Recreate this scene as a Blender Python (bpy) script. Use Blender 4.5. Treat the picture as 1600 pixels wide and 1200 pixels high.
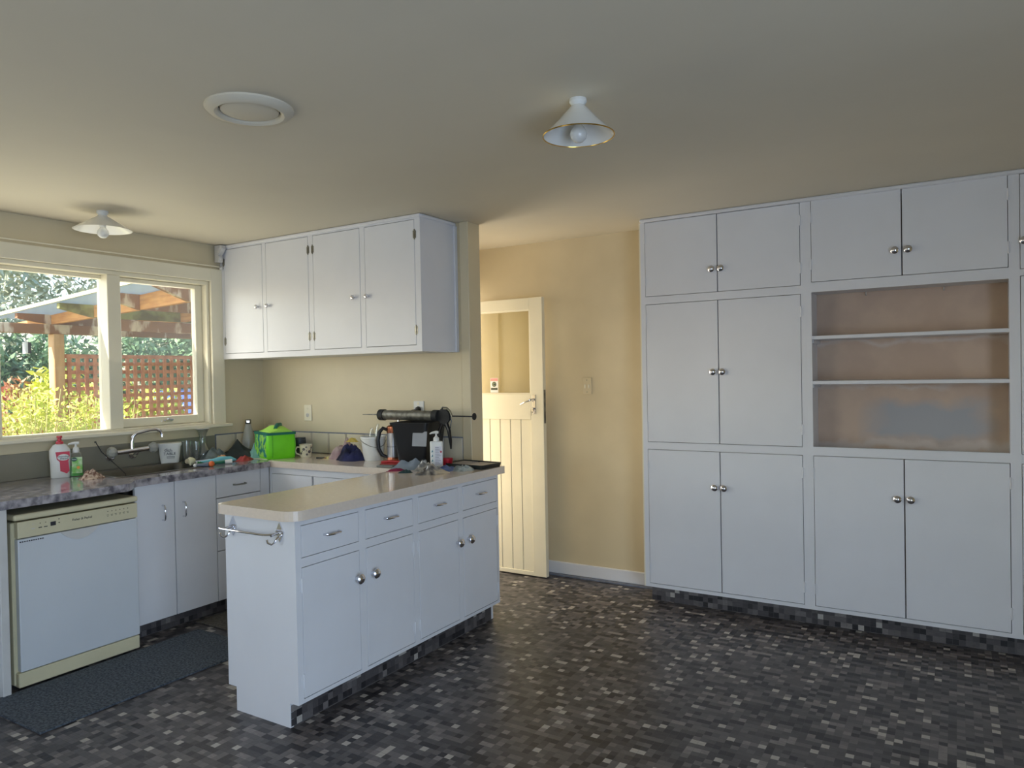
import bpy, bmesh, math, random
import numpy as np
from mathutils import Vector, Matrix, noise
R = math.radians
rnd = random.Random(7)
S = bpy.context.scene
COL = S.collection
for o in list(bpy.data.objects): bpy.data.objects.remove(o)

# ---------------------------------------------------------------- camera
YAW, PITCH, ROLL, FPX = -0.5488, -0.0135, -0.0187, 1138.74
CAM = Vector((4.5349, -0.0269, 1.4648))
fw = Vector((math.sin(YAW)*math.cos(PITCH), math.cos(YAW)*math.cos(PITCH), math.sin(PITCH)))
rt0 = Vector((math.cos(YAW), -math.sin(YAW), 0)); up0 = rt0.cross(fw)
rt = rt0*math.cos(ROLL) + up0*math.sin(ROLL); upv = -rt0*math.sin(ROLL) + up0*math.cos(ROLL)
cd = bpy.data.cameras.new('camera'); cam = bpy.data.objects.new('camera', cd); COL.objects.link(cam)
cam.matrix_world = Matrix(((rt.x, upv.x, -fw.x, CAM.x), (rt.y, upv.y, -fw.y, CAM.y), (rt.z, upv.z, -fw.z, CAM.z), (0, 0, 0, 1)))
cd.sensor_width = 36; cd.lens = FPX/1600*36; cd.clip_start = .05; cd.clip_end = 200
S.camera = cam

# ---------------------------------------------------------------- light
W = bpy.data.worlds.new('sky'); S.world = W; W.use_nodes = True
wn = W.node_tree; bg = wn.nodes['Background']
sk = wn.nodes.new('ShaderNodeTexSky'); sk.sky_type = 'NISHITA'; sk.sun_disc = False
sk.sun_elevation = R(43); sk.sun_rotation = R(180+22); sk.air_density = 1.2; sk.ozone_density = 1.5
wn.links.new(sk.outputs[0], bg.inputs[0]); bg.inputs[1].default_value = .36

def area(name, loc, direction, sx, sy, power, col):
    l = bpy.data.lights.new(name, 'AREA'); l.shape = 'RECTANGLE'; l.size = sx; l.size_y = sy
    l.energy = power; l.color = col
    o = bpy.data.objects.new(name, l); COL.objects.link(o); o.location = loc
    o.rotation_euler = Vector(direction).to_track_quat('-Z', 'Y').to_euler(); return o
sl = bpy.data.lights.new('sun', 'SUN'); sl.energy = 10.0; sl.angle = R(.6); sl.color = (1, .93, .80)
so = bpy.data.objects.new('sun', sl); COL.objects.link(so)
so.rotation_euler = Vector((.4, 1.0, -1.0)).to_track_quat('-Z', 'Y').to_euler()
area('kitchen_window_daylight', (.004, 2.0, 1.66), (1, .05, .42), 2.5, .95, 10, (1, .94, .80))
area('rear_daylight_fill', (1.6, -1.75, 1.45), (.2, 1, -.06), 1.5, 1.1, 10, (.74, .84, 1))  # added cool fill at the unseen rear opening, placed to tune the cupboards
area('side_daylight_fill', (6.35, -.3, 1.15), (-1, .45, -.05), 2.0, 2.0, 80, (.54, .71, 1))  # added blue fill at the unseen side opening, lighting the peninsula front
area('porch_daylight', (1.0, 4.27, 1.15), (1, 0, .05), .6, 1.8, 15, (1, .88, .72))
V = S.view_settings
S.display_settings.display_device = 'sRGB'
V.view_transform = 'Standard'; V.look = 'None'; V.gamma = 1; V.use_curve_mapping = False; V.exposure = 0.5

# ---------------------------------------------------------------- materials
def srgb(c):
    return tuple(((v/255)/12.92 if v/255 <= .04045 else ((v/255+.055)/1.055)**2.4) for v in c)
def mat(name, c, rough=.5, metal=0, var=.06, scale=6, bump=0, bscale=60, c2=None, alpha=1, spec=.5, coat=0, trans=0, mixr=(.4, .6), stretch=None):
    m = bpy.data.materials.new(name); m.use_nodes = True; nt = m.node_tree; N = nt.nodes; L = nt.links
    b = N['Principled BSDF']; b.inputs['Roughness'].default_value = rough; b.inputs['Metallic'].default_value = metal
    b.inputs['Specular IOR Level'].default_value = spec; b.inputs['Coat Weight'].default_value = coat
    b.inputs['Alpha'].default_value = alpha; b.inputs['Transmission Weight'].default_value = trans
    tc = N.new('ShaderNodeTexCoord'); mp = N.new('ShaderNodeMapping'); L.new(tc.outputs['Object'], mp.inputs[0])
    if stretch: mp.inputs['Scale'].default_value = stretch
    nz = N.new('ShaderNodeTexNoise'); nz.inputs['Scale'].default_value = scale; nz.inputs['Detail'].default_value = 4
    L.new(mp.outputs[0], nz.inputs[0])
    a = srgb(c); d = srgb(c2) if c2 else tuple(v*(1-var*2) for v in a)
    rp = N.new('ShaderNodeValToRGB'); rp.color_ramp.elements[0].position = mixr[0]; rp.color_ramp.elements[1].position = mixr[1]
    rp.color_ramp.elements[0].color = (*d, 1); rp.color_ramp.elements[1].color = (*a, 1)
    L.new(nz.outputs[0], rp.inputs[0]); L.new(rp.outputs[0], b.inputs['Base Color'])
    if bump:
        n2 = N.new('ShaderNodeTexNoise'); n2.inputs['Scale'].default_value = bscale; n2.inputs['Detail'].default_value = 3
        L.new(mp.outputs[0], n2.inputs[0]); bp = N.new('ShaderNodeBump'); bp.inputs['Strength'].default_value = bump
        bp.inputs['Distance'].default_value = .002; L.new(n2.outputs[0], bp.inputs['Height']); L.new(bp.outputs[0], b.inputs['Normal'])
    return m
def glass(name, tint=(1, 1, 1), refl=.08, haze=0.0):
    m = bpy.data.materials.new(name); m.use_nodes = True; nt = m.node_tree; N = nt.nodes; L = nt.links
    N.remove(N['Principled BSDF']); out = N['Material Output']
    t = N.new('ShaderNodeBsdfTransparent'); t.inputs[0].default_value = (*tint, 1)
    g = N.new('ShaderNodeBsdfGlossy'); g.inputs['Roughness'].default_value = .03
    lw = N.new('ShaderNodeLayerWeight'); lw.inputs[0].default_value = .25
    ma = N.new('ShaderNodeMath'); ma.operation = 'MULTIPLY_ADD'; ma.inputs[1].default_value = .6; ma.inputs[2].default_value = refl
    L.new(lw.outputs['Facing'], ma.inputs[0])
    mx = N.new('ShaderNodeMixShader'); L.new(ma.outputs[0], mx.inputs[0]); L.new(t.outputs[0], mx.inputs[1]); L.new(g.outputs[0], mx.inputs[2])
    last = mx
    if haze:
        df = N.new('ShaderNodeBsdfDiffuse'); df.inputs[0].default_value = (.8, .8, .78, 1)
        nz = N.new('ShaderNodeTexNoise'); nz.inputs['Scale'].default_value = 20
        m2 = N.new('ShaderNodeMath'); m2.operation = 'MULTIPLY'; m2.inputs[1].default_value = haze*2; L.new(nz.outputs[0], m2.inputs[0])
        mh = N.new('ShaderNodeMixShader'); L.new(m2.outputs[0], mh.inputs[0]); L.new(mx.outputs[0], mh.inputs[1]); L.new(df.outputs[0], mh.inputs[2]); last = mh
    L.new(last.outputs[0], out.inputs[0]); return m

M = {}
M['wall'] = mat('cream_wall_paint', (212, 199, 166), .42, var=.03, scale=2.2, bump=.15, bscale=40)
M['hallwall'] = mat('yellow_wall_paint', (220, 204, 168), .55, var=.04, scale=2.0, bump=.15, bscale=40, c2=(212, 196, 160))
M['ceil'] = mat('ceiling_paint', (216, 207, 186), .7, var=.02, scale=1.2, bump=.1, bscale=30)
M['white'] = mat('white_gloss_paint', (226, 226, 228), .32, var=.015, scale=3, bump=.06, bscale=25)
M['creamtrim'] = mat('cream_gloss_trim', (236, 228, 202), .32, var=.02, scale=4, bump=.05)
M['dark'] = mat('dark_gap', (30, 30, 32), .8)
M['stile'] = mat('off_white_panel', (205, 203, 198), .4, var=.03)
M['beige'] = mat('beige_laminate', (224, 208, 190), .16, var=.02, scale=60, spec=.6, coat=.3)
M['marble'] = mat('grey_marbled_laminate', (172, 166, 168), .17, scale=22, c2=(84, 80, 88), mixr=(.36, .62), spec=.6, coat=.3)
M['tileglaze'] = mat('cream_tile_glaze', (214, 205, 182), .2, var=.03, scale=8, coat=.3)
M['grout'] = mat('blue_grey_grout', (120, 126, 140), .7, var=.1, scale=30)
M['steel'] = mat('brushed_steel', (150, 148, 138), .32, 1, var=.08, scale=4, stretch=(1, 1, 20))
M['splash'] = mat('satin_metal_splashback', (150, 147, 132), .38, .35, var=.04, scale=3)
M['chrome'] = mat('chrome', (225, 225, 230), .08, 1, var=.02)
M['brass'] = mat('brass', (214, 176, 84), .2, 1, var=.04)
M['creamplastic'] = mat('cream_appliance_plastic', (212, 203, 168), .4, var=.03)
M['appl'] = mat('white_appliance_enamel', (206, 210, 213), .25, var=.015, scale=2)
M['ink'] = mat('dark_print', (45, 45, 50), .6)
M['board'] = mat('bare_brown_hardboard', (186, 160, 138), .65, scale=3.2, c2=(164, 142, 124), bump=.1)
M['fabricmat'] = mat('grey_felt_mat', (88, 96, 104), .95, scale=90, c2=(54, 60, 68), bump=.6, bscale=200)
M['brownmat'] = mat('brown_door_mat', (96, 90, 80), .95, scale=80, c2=(70, 66, 60), bump=.5, bscale=150)
M['black'] = mat('black_plastic', (22, 22, 25), .35, var=.1)
M['blackmatte'] = mat('black_rubber', (28, 29, 30), .7, var=.1)
M['alu'] = mat('scuffed_aluminium', (140, 138, 128), .5, .6, scale=30, c2=(96, 94, 84), mixr=(.35, .65))
M['whitepl'] = mat('white_plastic', (226, 226, 220), .35, var=.02)
M['opal'] = mat('opal_glass', (240, 238, 230), .15, var=.01, trans=.0, spec=.5)
M['bulb'] = mat('frosted_bulb_glass', (240, 240, 235), .2, var=.01, trans=.3)
M['glass'] = glass('window_glass', refl=.03, haze=.05)
M['doorglass'] = glass('door_glass', tint=(.93, .92, .85), refl=.05)
M['clear'] = glass('clear_tableware_glass', tint=(.93, .95, .94), refl=.10, haze=.05)
M['frost'] = mat('frosted_bottle_glass', (196, 196, 188), .3, var=.02, trans=.35)
M['lime'] = mat('lime_green_nylon', (120, 226, 30), .5, var=.05, bump=.3, bscale=120)
M['limelite'] = mat('pale_lime_lining', (176, 236, 90), .5, var=.05)
M['teal'] = mat('teal_patterned_nylon', (28, 128, 112), .6, scale=26, c2=(150, 210, 80), mixr=(.46, .54))
M['tealtrim'] = mat('dark_teal_binding', (14, 112, 92), .6)
M['copper'] = mat('copper', (216, 140, 110), .25, 1, var=.05)
M['steelflask'] = mat('satin_steel', (188, 188, 192), .3, .8, var=.04)
M['orangewood'] = mat('orange_timber', (240, 178, 108), .7, scale=5, c2=(214, 146, 84), stretch=(1, 1, 8), mixr=(.35, .65))
M['oldwood'] = mat('weathered_peeling_timber', (226, 208, 184), .8, scale=9, c2=(156, 112, 80), mixr=(.52, .6), stretch=(1, 1, .3))
M['greenwood'] = mat('mossy_timber', (170, 168, 104), .8, scale=8, c2=(120, 112, 62))
M['postwood'] = mat('pine_post_timber', (226, 186, 136), .75, scale=7, c2=(196, 148, 100), stretch=(1, 1, .12))
M['lattice'] = mat('red_brown_stained_lattice', (216, 148, 108), .8, scale=14, c2=(190, 122, 88))
M['roofsheet'] = mat('pale_roof_sheet', (176, 186, 190), .5, var=.04)
M['rooftrim'] = mat('pale_green_fascia', (206, 210, 176), .5)
M['soil'] = mat('garden_soil', (112, 104, 78), .95, scale=3, c2=(84, 96, 56))
M['leafdark'] = mat('dark_hedge_leaf', (136, 166, 120), .6, scale=1.2, c2=(88, 120, 88))
M['leaflime'] = mat('yellow_green_leaf', (226, 228, 110), .55, scale=3, c2=(186, 204, 84))
M['leafpale'] = mat('grey_green_leaf', (206, 206, 176), .6, scale=2, c2=(140, 158, 140))
M['leafred'] = mat('pinkish_red_leaf', (206, 128, 104), .6, scale=3, c2=(178, 160, 90))
M['stem'] = mat('pale_stem', (196, 190, 130), .7)
M['bark'] = mat('tree_bark', (96, 82, 66), .9, scale=12, bump=.5)
M['carblue'] = mat('blue_car_paint', (70, 96, 170), .25, coat=.6)
M['carred'] = mat('red_lamp_lens', (190, 50, 60), .3)
M['carglass'] = mat('car_window', (180, 196, 215), .1, var=.02)

def sheet_mat():
    m = bpy.data.materials.new('translucent_roof_sheet'); m.use_nodes = True; nt = m.node_tree; N = nt.nodes; L = nt.links
    b = N['Principled BSDF']; b.inputs['Base Color'].default_value = (*srgb((190, 200, 206)), 1); b.inputs['Roughness'].default_value = .5
    t = N.new('ShaderNodeBsdfTranslucent'); nz = N.new('ShaderNodeTexNoise'); nz.inputs['Scale'].default_value = 3
    rp = N.new('ShaderNodeValToRGB'); rp.color_ramp.elements[0].color = (*srgb((186, 200, 210)), 1); rp.color_ramp.elements[1].color = (*srgb((214, 224, 228)), 1)
    L.new(nz.outputs[0], rp.inputs[0]); L.new(rp.outputs[0], t.inputs[0])
    x = N.new('ShaderNodeMixShader'); x.inputs[0].default_value = .45; L.new(b.outputs[0], x.inputs[1]); L.new(t.outputs[0], x.inputs[2]); L.new(x.outputs[0], N['Material Output'].inputs[0]); return m
M['roofsheet'] = sheet_mat()
def mosaic_mat():
    m = bpy.data.materials.new('grey_mosaic_vinyl'); m.use_nodes = True; nt = m.node_tree; N = nt.nodes; L = nt.links
    b = N['Principled BSDF']; b.inputs['Roughness'].default_value = .42; b.inputs['Specular IOR Level'].default_value = .45
    at = N.new('ShaderNodeAttribute'); at.attribute_name = 'tone'
    tc = N.new('ShaderNodeNewGeometry'); nz = N.new('ShaderNodeTexNoise'); nz.inputs['Scale'].default_value = 90; nz.inputs['Detail'].default_value = 3
    mp = N.new('ShaderNodeMapping'); mp.inputs['Scale'].default_value = (.35, 1.6, 1); L.new(tc.outputs['Position'], mp.inputs[0]); L.new(mp.outputs[0], nz.inputs[0])
    ma = N.new('ShaderNodeMath'); ma.operation = 'MULTIPLY_ADD'; ma.inputs[1].default_value = .22; L.new(nz.outputs[0], ma.inputs[0])
    sb = N.new('ShaderNodeMath'); sb.operation = 'SUBTRACT'; sb.inputs[1].default_value = .11; L.new(at.outputs['Fac'], sb.inputs[0]); L.new(sb.outputs[0], ma.inputs[2])
    rp = N.new('ShaderNodeValToRGB'); e = rp.color_ramp.elements
    e[0].position = 0; e[0].color = (*srgb((40, 38, 40)), 1); e[1].position = 1; e[1].color = (*srgb((186, 180, 170)), 1)
    x = e.new(.35); x.color = (*srgb((84, 80, 80)), 1); x = e.new(.6); x.color = (*srgb((112, 106, 104)), 1)
    L.new(ma.outputs[0], rp.inputs[0]); L.new(rp.outputs[0], b.inputs['Base Color']); return m
M['mosaic'] = mosaic_mat()
M['vinylbase'] = mat('vinyl_joint', (92, 88, 87), .6, var=.05, scale=20)

# ---------------------------------------------------------------- geometry helpers
def tag(o, label=None, cat=None, group=None, kind=None):
    if label: o['label'] = label
    if cat: o['category'] = cat
    if group: o['group'] = group
    if kind: o['kind'] = kind
    return o
def thing(name, label, cat, loc=(0, 0, 0), rz=0, group=None):
    o = bpy.data.objects.new(name, None); COL.objects.link(o); o.location = loc; o.rotation_euler = (0, 0, rz)
    o.empty_display_size = .05
    return tag(o, label, cat, group)

class MB:
    def __init__(s, T=None): s.bm = bmesh.new(); s.T = T or Matrix()
    def _tf(s, vs, T=None):
        for v in vs: v.co = s.T @ ((T @ v.co) if T else v.co)
    def box(s, x0, x1, y0, y1, z0, z1, b=0, T=None, seg=1):
        r = bmesh.ops.create_cube(s.bm, size=1); vs = r['verts']
        for v in vs:
            v.co.x = x0 if v.co.x < 0 else x1; v.co.y = y0 if v.co.y < 0 else y1; v.co.z = z0 if v.co.z < 0 else z1
        if b:
            b = min(b, abs(x1-x0)*.45, abs(y1-y0)*.45, abs(z1-z0)*.45)
            es = list({e for v in vs for e in v.link_edges})
            r = bmesh.ops.bevel(s.bm, geom=es, offset=b, segments=seg, affect='EDGES', profile=.5)
            vs = list({v for f in r['faces'] for v in f.verts} | {v for v in vs if v.is_valid})
        s._tf(vs, T); return s
    def lathe(s, prof, c=(0, 0, 0), n=20, T=None, cap=True):
        rings = []
        for r, z in prof:
            rings.append([s.bm.verts.new((c[0]+max(r, 1e-4)*math.cos(2*math.pi*i/n), c[1]+max(r, 1e-4)*math.sin(2*math.pi*i/n), c[2]+z)) for i in range(n)])
        for a, b in zip(rings, rings[1:]):
            for i in range(n): s.bm.faces.new((a[i], a[(i+1) % n], b[(i+1) % n], b[i]))
        if cap:
            s.bm.faces.new(list(reversed(rings[0]))); s.bm.faces.new(rings[-1])
        s._tf([v for r in rings for v in r], T); return s
    def tube(s, pts, r, n=8, T=None):
        pts = [Vector(p) for p in pts]; rings = []
        rr = r if isinstance(r, (list, tuple)) else [r]*len(pts)
        prev = None
        for i, p in enumerate(pts):
            d = (pts[min(i+1, len(pts)-1)] - pts[max(i-1, 0)]).normalized()
            if prev is None: a = d.orthogonal().normalized()
            else: a = (prev - d*prev.dot(d)).normalized()
            prev = a; b = d.cross(a)
            rings.append([s.bm.verts.new(p + (a*math.cos(2*math.pi*k/n) + b*math.sin(2*math.pi*k/n))*rr[i]) for k in range(n)])
        for a, b in zip(rings, rings[1:]):
            for i in range(n): s.bm.faces.new((a[i], a[(i+1) % n], b[(i+1) % n], b[i]))
        s.bm.faces.new(list(reversed(rings[0]))); s.bm.faces.new(rings[-1])
        s._tf([v for q in rings for v in q], T); return s
    def prism(s, poly, z0, z1, T=None, axis='z'):
        def P(a, b, c): return (a, b, c) if axis == 'z' else ((a, c, b) if axis == 'y' else (c, a, b))
        lo = [s.bm.verts.new(P(a, b, z0)) for a, b in poly]; hi = [s.bm.verts.new(P(a, b, z1)) for a, b in poly]
        n = len(poly)
        s.bm.faces.new(list(reversed(lo))); s.bm.faces.new(hi)
        for i in range(n): s.bm.faces.new((lo[i], lo[(i+1) % n], hi[(i+1) % n], hi[i]))
        s._tf(lo+hi, T); return s
    def loft(s, secs, T=None, cap=True):
        rings = [[s.bm.verts.new(p) for p in q] for q in secs]; n = len(rings[0])
        for a, b in zip(rings, rings[1:]):
            for i in range(n): s.bm.faces.new((a[i], a[(i+1) % n], b[(i+1) % n], b[i]))
        if cap: s.bm.faces.new(list(reversed(rings[0]))); s.bm.faces.new(rings[-1])
        s._tf([v for q in rings for v in q], T); return s
    def sphere(s, c, r, sc=(1, 1, 1), T=None, u=14, v=9):
        q = bmesh.ops.create_uvsphere(s.bm, u_segments=u, v_segments=v, radius=r)
        for w in q['verts']: w.co = Vector((w.co.x*sc[0]+c[0], w.co.y*sc[1]+c[1], w.co.z*sc[2]+c[2]))
        s._tf(q['verts'], T); return s
    def build(s, name, m, parent=None, smooth=False, label=None, kind=None):
        bmesh.ops.recalc_face_normals(s.bm, faces=s.bm.faces)
        me = bpy.data.meshes.new(name); s.bm.to_mesh(me); s.bm.free()
        me.materials.append(M[m] if isinstance(m, str) else m)
        if smooth:
            me.polygons.foreach_set('use_smooth', [True]*len(me.polygons))
            me.set_sharp_from_angle(angle=R(40))
        o = bpy.data.objects.new(name, me); COL.objects.link(o); o.parent = parent
        if label: o['label'] = label
        if kind: o['kind'] = kind
        return o
def rootbase(o):
    while o.parent: o = o.parent
    return o
def struct(name, mb, m, parent=None, label=None, smooth=False):
    return mb.build(name, m, parent, smooth, label, 'structure' if parent is None else None)
def copy_tree(o, parent=None):
    c = o.copy(); COL.objects.link(c); c.parent = parent
    for ch in list(o.children): copy_tree(ch, c)
    return c
def text(name, body, size, m, parent, T, extrude=.0004, label=None):
    cu = bpy.data.curves.new(name, 'FONT'); cu.body = body; cu.size = size; cu.extrude = extrude
    cu.align_x = 'CENTER'; cu.align_y = 'CENTER'; cu.materials.append(M[m])
    tmp = bpy.data.objects.new('tmp_text', cu); COL.objects.link(tmp); bpy.context.view_layer.update()
    me = bpy.data.meshes.new_from_object(tmp.evaluated_get(bpy.context.evaluated_depsgraph_get())); bpy.data.objects.remove(tmp)
    me.name = name
    if not me.materials: me.materials.append(M[m])
    o = bpy.data.objects.new(name, me); COL.objects.link(o); o.parent = parent; o.matrix_local = T
    if label: o['label'] = label
    return o
def facing(loc, nrm, up=(0, 0, 1)):
    z = Vector(nrm).normalized(); x = Vector(up).cross(z).normalized(); y = z.cross(x)
    return Matrix(((x.x, y.x, z.x, loc[0]), (x.y, y.y, z.y, loc[1]), (x.z, y.z, z.z, loc[2]), (0, 0, 0, 1)))

# mosaic tiles as real raised pieces
def tile_tones(nu, nv, seed):
    rg = np.random.RandomState(seed)
    t = rg.choice([.0, .14, .26, .34, .42, .50, .64, .90], size=(nv, nu), p=[.14, .15, .16, .17, .14, .11, .08, .05])
    t = np.clip(t + rg.uniform(-.04, .04, t.shape), 0, 1)
    run = rg.rand(nv, nu) < .16
    for j in range(1, nu): t[:, j] = np.where(run[:, j] & (t[:, j-1] < .8), t[:, j-1], t[:, j])
    return t
def tiles_mesh(name, org, du, dv, nrm, ids, tones, pitch, gap=.0008, lift=.0002):
    ids = np.asarray(ids); org = np.array(org, float); du = np.array(du, float); dv = np.array(dv, float); nr = np.array(nrm, float)
    i = ids[:, 0:1]; j = ids[:, 1:2]; g = gap/2
    def P(a, b, h): return org + (i*pitch+a)*du + (j*pitch+b)*dv + h*nr
    q = pitch-g
    top = [P(g, g, lift), P(q, g, lift), P(q, q, lift), P(g, q, lift)]; bot = [P(g, g, 0), P(q, g, 0), P(q, q, 0), P(g, q, 0)]
    v = np.stack(top+bot, 1).reshape(-1, 3); n = len(ids)
    base = (np.arange(n)*8)[:, None, None]
    f = np.array([[0, 1, 2, 3], [4, 5, 1, 0], [5, 6, 2, 1], [6, 7, 3, 2], [7, 4, 0, 3]])[None]
    fs = (base+f).reshape(-1, 4)
    me = bpy.data.meshes.new(name); me.vertices.add(len(v)); me.vertices.foreach_set('co', v.ravel())
    me.loops.add(fs.size); me.loops.foreach_set('vertex_index', fs.ravel().astype(np.int32))
    me.polygons.add(len(fs)); me.polygons.foreach_set('loop_start', np.arange(0, fs.size, 4, dtype=np.int32))
    me.polygons.foreach_set('use_smooth', np.zeros(len(fs), bool)); me.update(calc_edges=True)
    me.shade_flat()
    a = me.attributes.new('tone', 'FLOAT', 'POINT'); a.data.foreach_set('value', np.repeat(np.asarray(tones), 8).astype(np.float32))
    me.materials.append(M['mosaic']); return me
def tiled(name, parent, org, du, dv, nrm, nu, nv, pitch, seed):
    t = tile_tones(nu, nv, seed); jj, ii = np.meshgrid(np.arange(nv), np.arange(nu), indexing='ij')
    me = tiles_mesh(name, org, du, dv, nrm, np.stack([ii.ravel(), jj.ravel()], 1), t.ravel(), pitch)
    o = bpy.data.objects.new(name, me); COL.objects.link(o); o.parent = parent; o['kind'] = 'stuff'; return o

# ================================================================ ROOM SHELL
H = 2.425; YB = 3.739; YB2 = 3.871; XE = 1.925; YC = 4.355; YH = 4.655; XR = 6.1; YN = -1.5
fl = MB().box(-.12, XR+.12, YN-.12, YH+.12, -.12, -.00005); floor = struct('floor', fl, 'vinylbase')
PT = .030
fx0, fy0, nu, nv = .08, -1.5, 200, 205
tn = tile_tones(nu, nv, 3)
J, I = np.meshgrid(np.arange(nv), np.arange(nu), indexing='ij'); I = I.ravel(); J = J.ravel(); T_ = tn.ravel()
wx = fx0+(I+.5)*PT; wy = fy0+(J+.5)*PT
dx = wx-CAM.x; dy = wy-CAM.y; dz = -CAM.z
dep = dx*fw.x+dy*fw.y+dz*fw.z
px = 800+FPX*(dx*rt.x+dy*rt.y+dz*rt.z)/dep; py = 600-FPX*(dx*upv.x+dy*upv.y+dz*upv.z)/dep
seen = (dep > .1) & (px > 8) & (px < 1592) & (py < 1196)
order = np.argsort(np.where(seen & (px > 470), dep, 1e9))
near = np.zeros(len(I), bool); near[order[:300]] = True
rest = ~near
me = tiles_mesh('mosaic_tiles', (fx0, fy0, 0), (1, 0, 0), (0, 1, 0), (0, 0, 1), np.stack([I[rest], J[rest]], 1), T_[rest], PT)
o = bpy.data.objects.new('mosaic_tiles', me); COL.objects.link(o); o.parent = floor; o['kind'] = 'stuff'
lv = [.0, .14, .26, .34, .42, .50, .64, .90]; tm = [tiles_mesh('mosaic_tile', (-PT/2, -PT/2, 0), (1, 0, 0), (0, 1, 0), (0, 0, 1), [[0, 0]], [t], PT) for t in lv]
for k in np.nonzero(near)[0]:
    q = int(np.argmin([abs(T_[k]-t) for t in lv])); o = bpy.data.objects.new('mosaic_tile', tm[q]); COL.objects.link(o); o.parent = floor
    o.location = (float(wx[k]), float(wy[k]), 0)

struct('ceiling', MB().box(-.12, XR+.12, YN-.12, YH+.12, H, H+.12), 'ceil')
# window wall with its opening
WY0, WY1, WZ0, WZ1 = .62, 3.285, 1.145, 2.165
w = MB(); w.box(-.12, 0, YN-.12, WY0, 0, H); w.box(-.12, 0, WY1, YB2, 0, H); w.box(-.12, 0, WY0, WY1, 0, WZ0); w.box(-.12, 0, WY0, WY1, WZ1, H)
struct('wall_left', w, 'wall')
struct('wall_back', MB().box(0, XE, YB, YB2, 0, H), 'wall')
w = MB(); w.box(1.17, XR+.12, YH, YH+.12, 0, H); struct('wall_hall', w, 'hallwall')
w = MB(); w.box(1.17, 1.25, YB2, 3.90, 0, H); w.box(1.17, 1.25, 4.63, YH, 0, H); w.box(1.17, 1.25, 3.90, 4.63, 2.05, H); struct('wall_porch', w, 'hallwall')
w = MB(); w.box(XR, XR+.12, YN-.12, -1.3, 0, H); w.box(XR, XR+.12, .7, YH, 0, H); w.box(XR, XR+.12, -1.3, .7, 2.1, H); struct('wall_right', w, 'wall')
w = MB(); w.box(0, .85, YN-.12, YN, 0, H); w.box(2.35, XR, YN-.12, YN, 0, H); w.box(.85, 2.35, YN-.12, YN, 0, .9); w.box(.85, 2.35, YN-.12, YN, 2.0, H); struct('wall_front', w, 'wall')
w = MB()
for x in (.86, 1.58, 2.29): w.box(x, x+.05, YN-.10, YN-.04, .9, 2.0)
w.box(.85, 2.35, YN-.10, YN-.04, .9, .95); w.box(.85, 2.35, YN-.10, YN-.04, 1.95, 2.0); struct('unseen_window', w, 'creamtrim')  # unseen window, placed and sized for the light it lets in
w = MB()
for y in (-1.28, -.33, .62): w.box(XR+.03, XR+.09, y, y+.06, 0, 2.1)
w.box(XR+.03, XR+.09, -1.3, .7, 2.04, 2.1); struct('unseen_door', w, 'creamtrim')  # unseen door frame, its opening placed for the side light
# timber edge on the end of the partition
struct('trim_1', MB().box(XE-.055, XE+.012, YB-.014, YB, 0.93, H, .003), 'wall')
# hall baseboard
b = MB().box(1.3, 2.83, YH-.018, YH, .012, .098, .004); struct('baseboard_hall', b, 'white')
struct('trim_2', MB().box(1.3, 2.83, YH-.045, YH-.0, .0, .012, .002), 'grout')
# fine cornice strip
struct('trim_3', MB().box(2.83, XR, YC-.022, YC+.01, H-.022, H-.001, .006), 'white')

# ---------------------------------------------------------------- window
win = tag(bpy.data.objects.new('window_1', None), kind='structure'); COL.objects.link(win); win.location = (0, 1.95, WZ0)
TW = Matrix.Translation((0, -1.95, -WZ0))
def wp(name, m, *boxes, b=.003, label=None):
    q = MB(TW)
    for x in boxes: q.box(*x, b)
    return q.build(name, m, win, label=label)
wp('casing', 'creamtrim', (0, .022, WY0-.09, WY0, WZ0, WZ1+.09), (0, .022, WY1, WY1+.10, WZ0, WZ1+.09), (0, .022, WY0, WY1, WZ1, WZ1+.09))
wp('outer_frame', 'creamtrim', (-.12, -.002, WY0, WY0+.03, WZ0, WZ1), (-.12, -.002, WY1-.022, WY1, WZ0, WZ1), (-.12, -.002, WY0+.03, WY1-.022, WZ1-.028, WZ1), (-.12, -.002, WY0+.03, WY1-.022, WZ0, WZ0+.02))
wp('mullion', 'creamtrim', (-.115, .004, 2.553, 2.638, WZ0+.02, WZ1-.028))
wp('mullion', 'creamtrim', (-.115, .004, 1.862, 1.947, WZ0+.02, WZ1-.028))
wp('window_sill', 'creamtrim', (-.02, .062, WY0-.13, WY1+.13, WZ0-.018, WZ0+.006), b=.005)
wp('head_stop', 'creamtrim', (-.098, -.066, 1.947, 2.553, WZ1-.052, WZ1-.028))
wp('glass_pane', 'glass', (-.085, -.081, 1.947, 2.553, WZ0+.02, WZ1-.04), b=0)
wp('glass_pane', 'glass', (-.085, -.081, WY0+.03, 1.862, WZ0+.02, WZ1-.04), b=0)
s0, s1, t0, t1 = 2.640, 3.262, WZ0+.021, WZ1-.030
sash = wp('sash', 'creamtrim', (-.105, -.055, s0, s0+.026, t0, t1), (-.105, -.055, s1-.052, s1, t0, t1), (-.105, -.055, s0+.026, s1-.052, t0, t0+.055), (-.105, -.055, s0+.026, s1-.052, t1-.026, t1))
g = MB(TW); g.box(-.085, -.081, s0+.026, s1-.052, t0+.055, t1-.026); g.build('glass_pane', 'glass', sash)
lt = MB(TW); lt.box(-.055, -.045, 2.93, 3.01, t0+.02, t0+.034, .002); lt.tube([(-.045, 2.955, t0+.027), (-.015, 2.96, t0+.04), (-.01, 2.99, t0+.034)], .006); lt.build('latch', 'chrome', sash, True)
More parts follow.
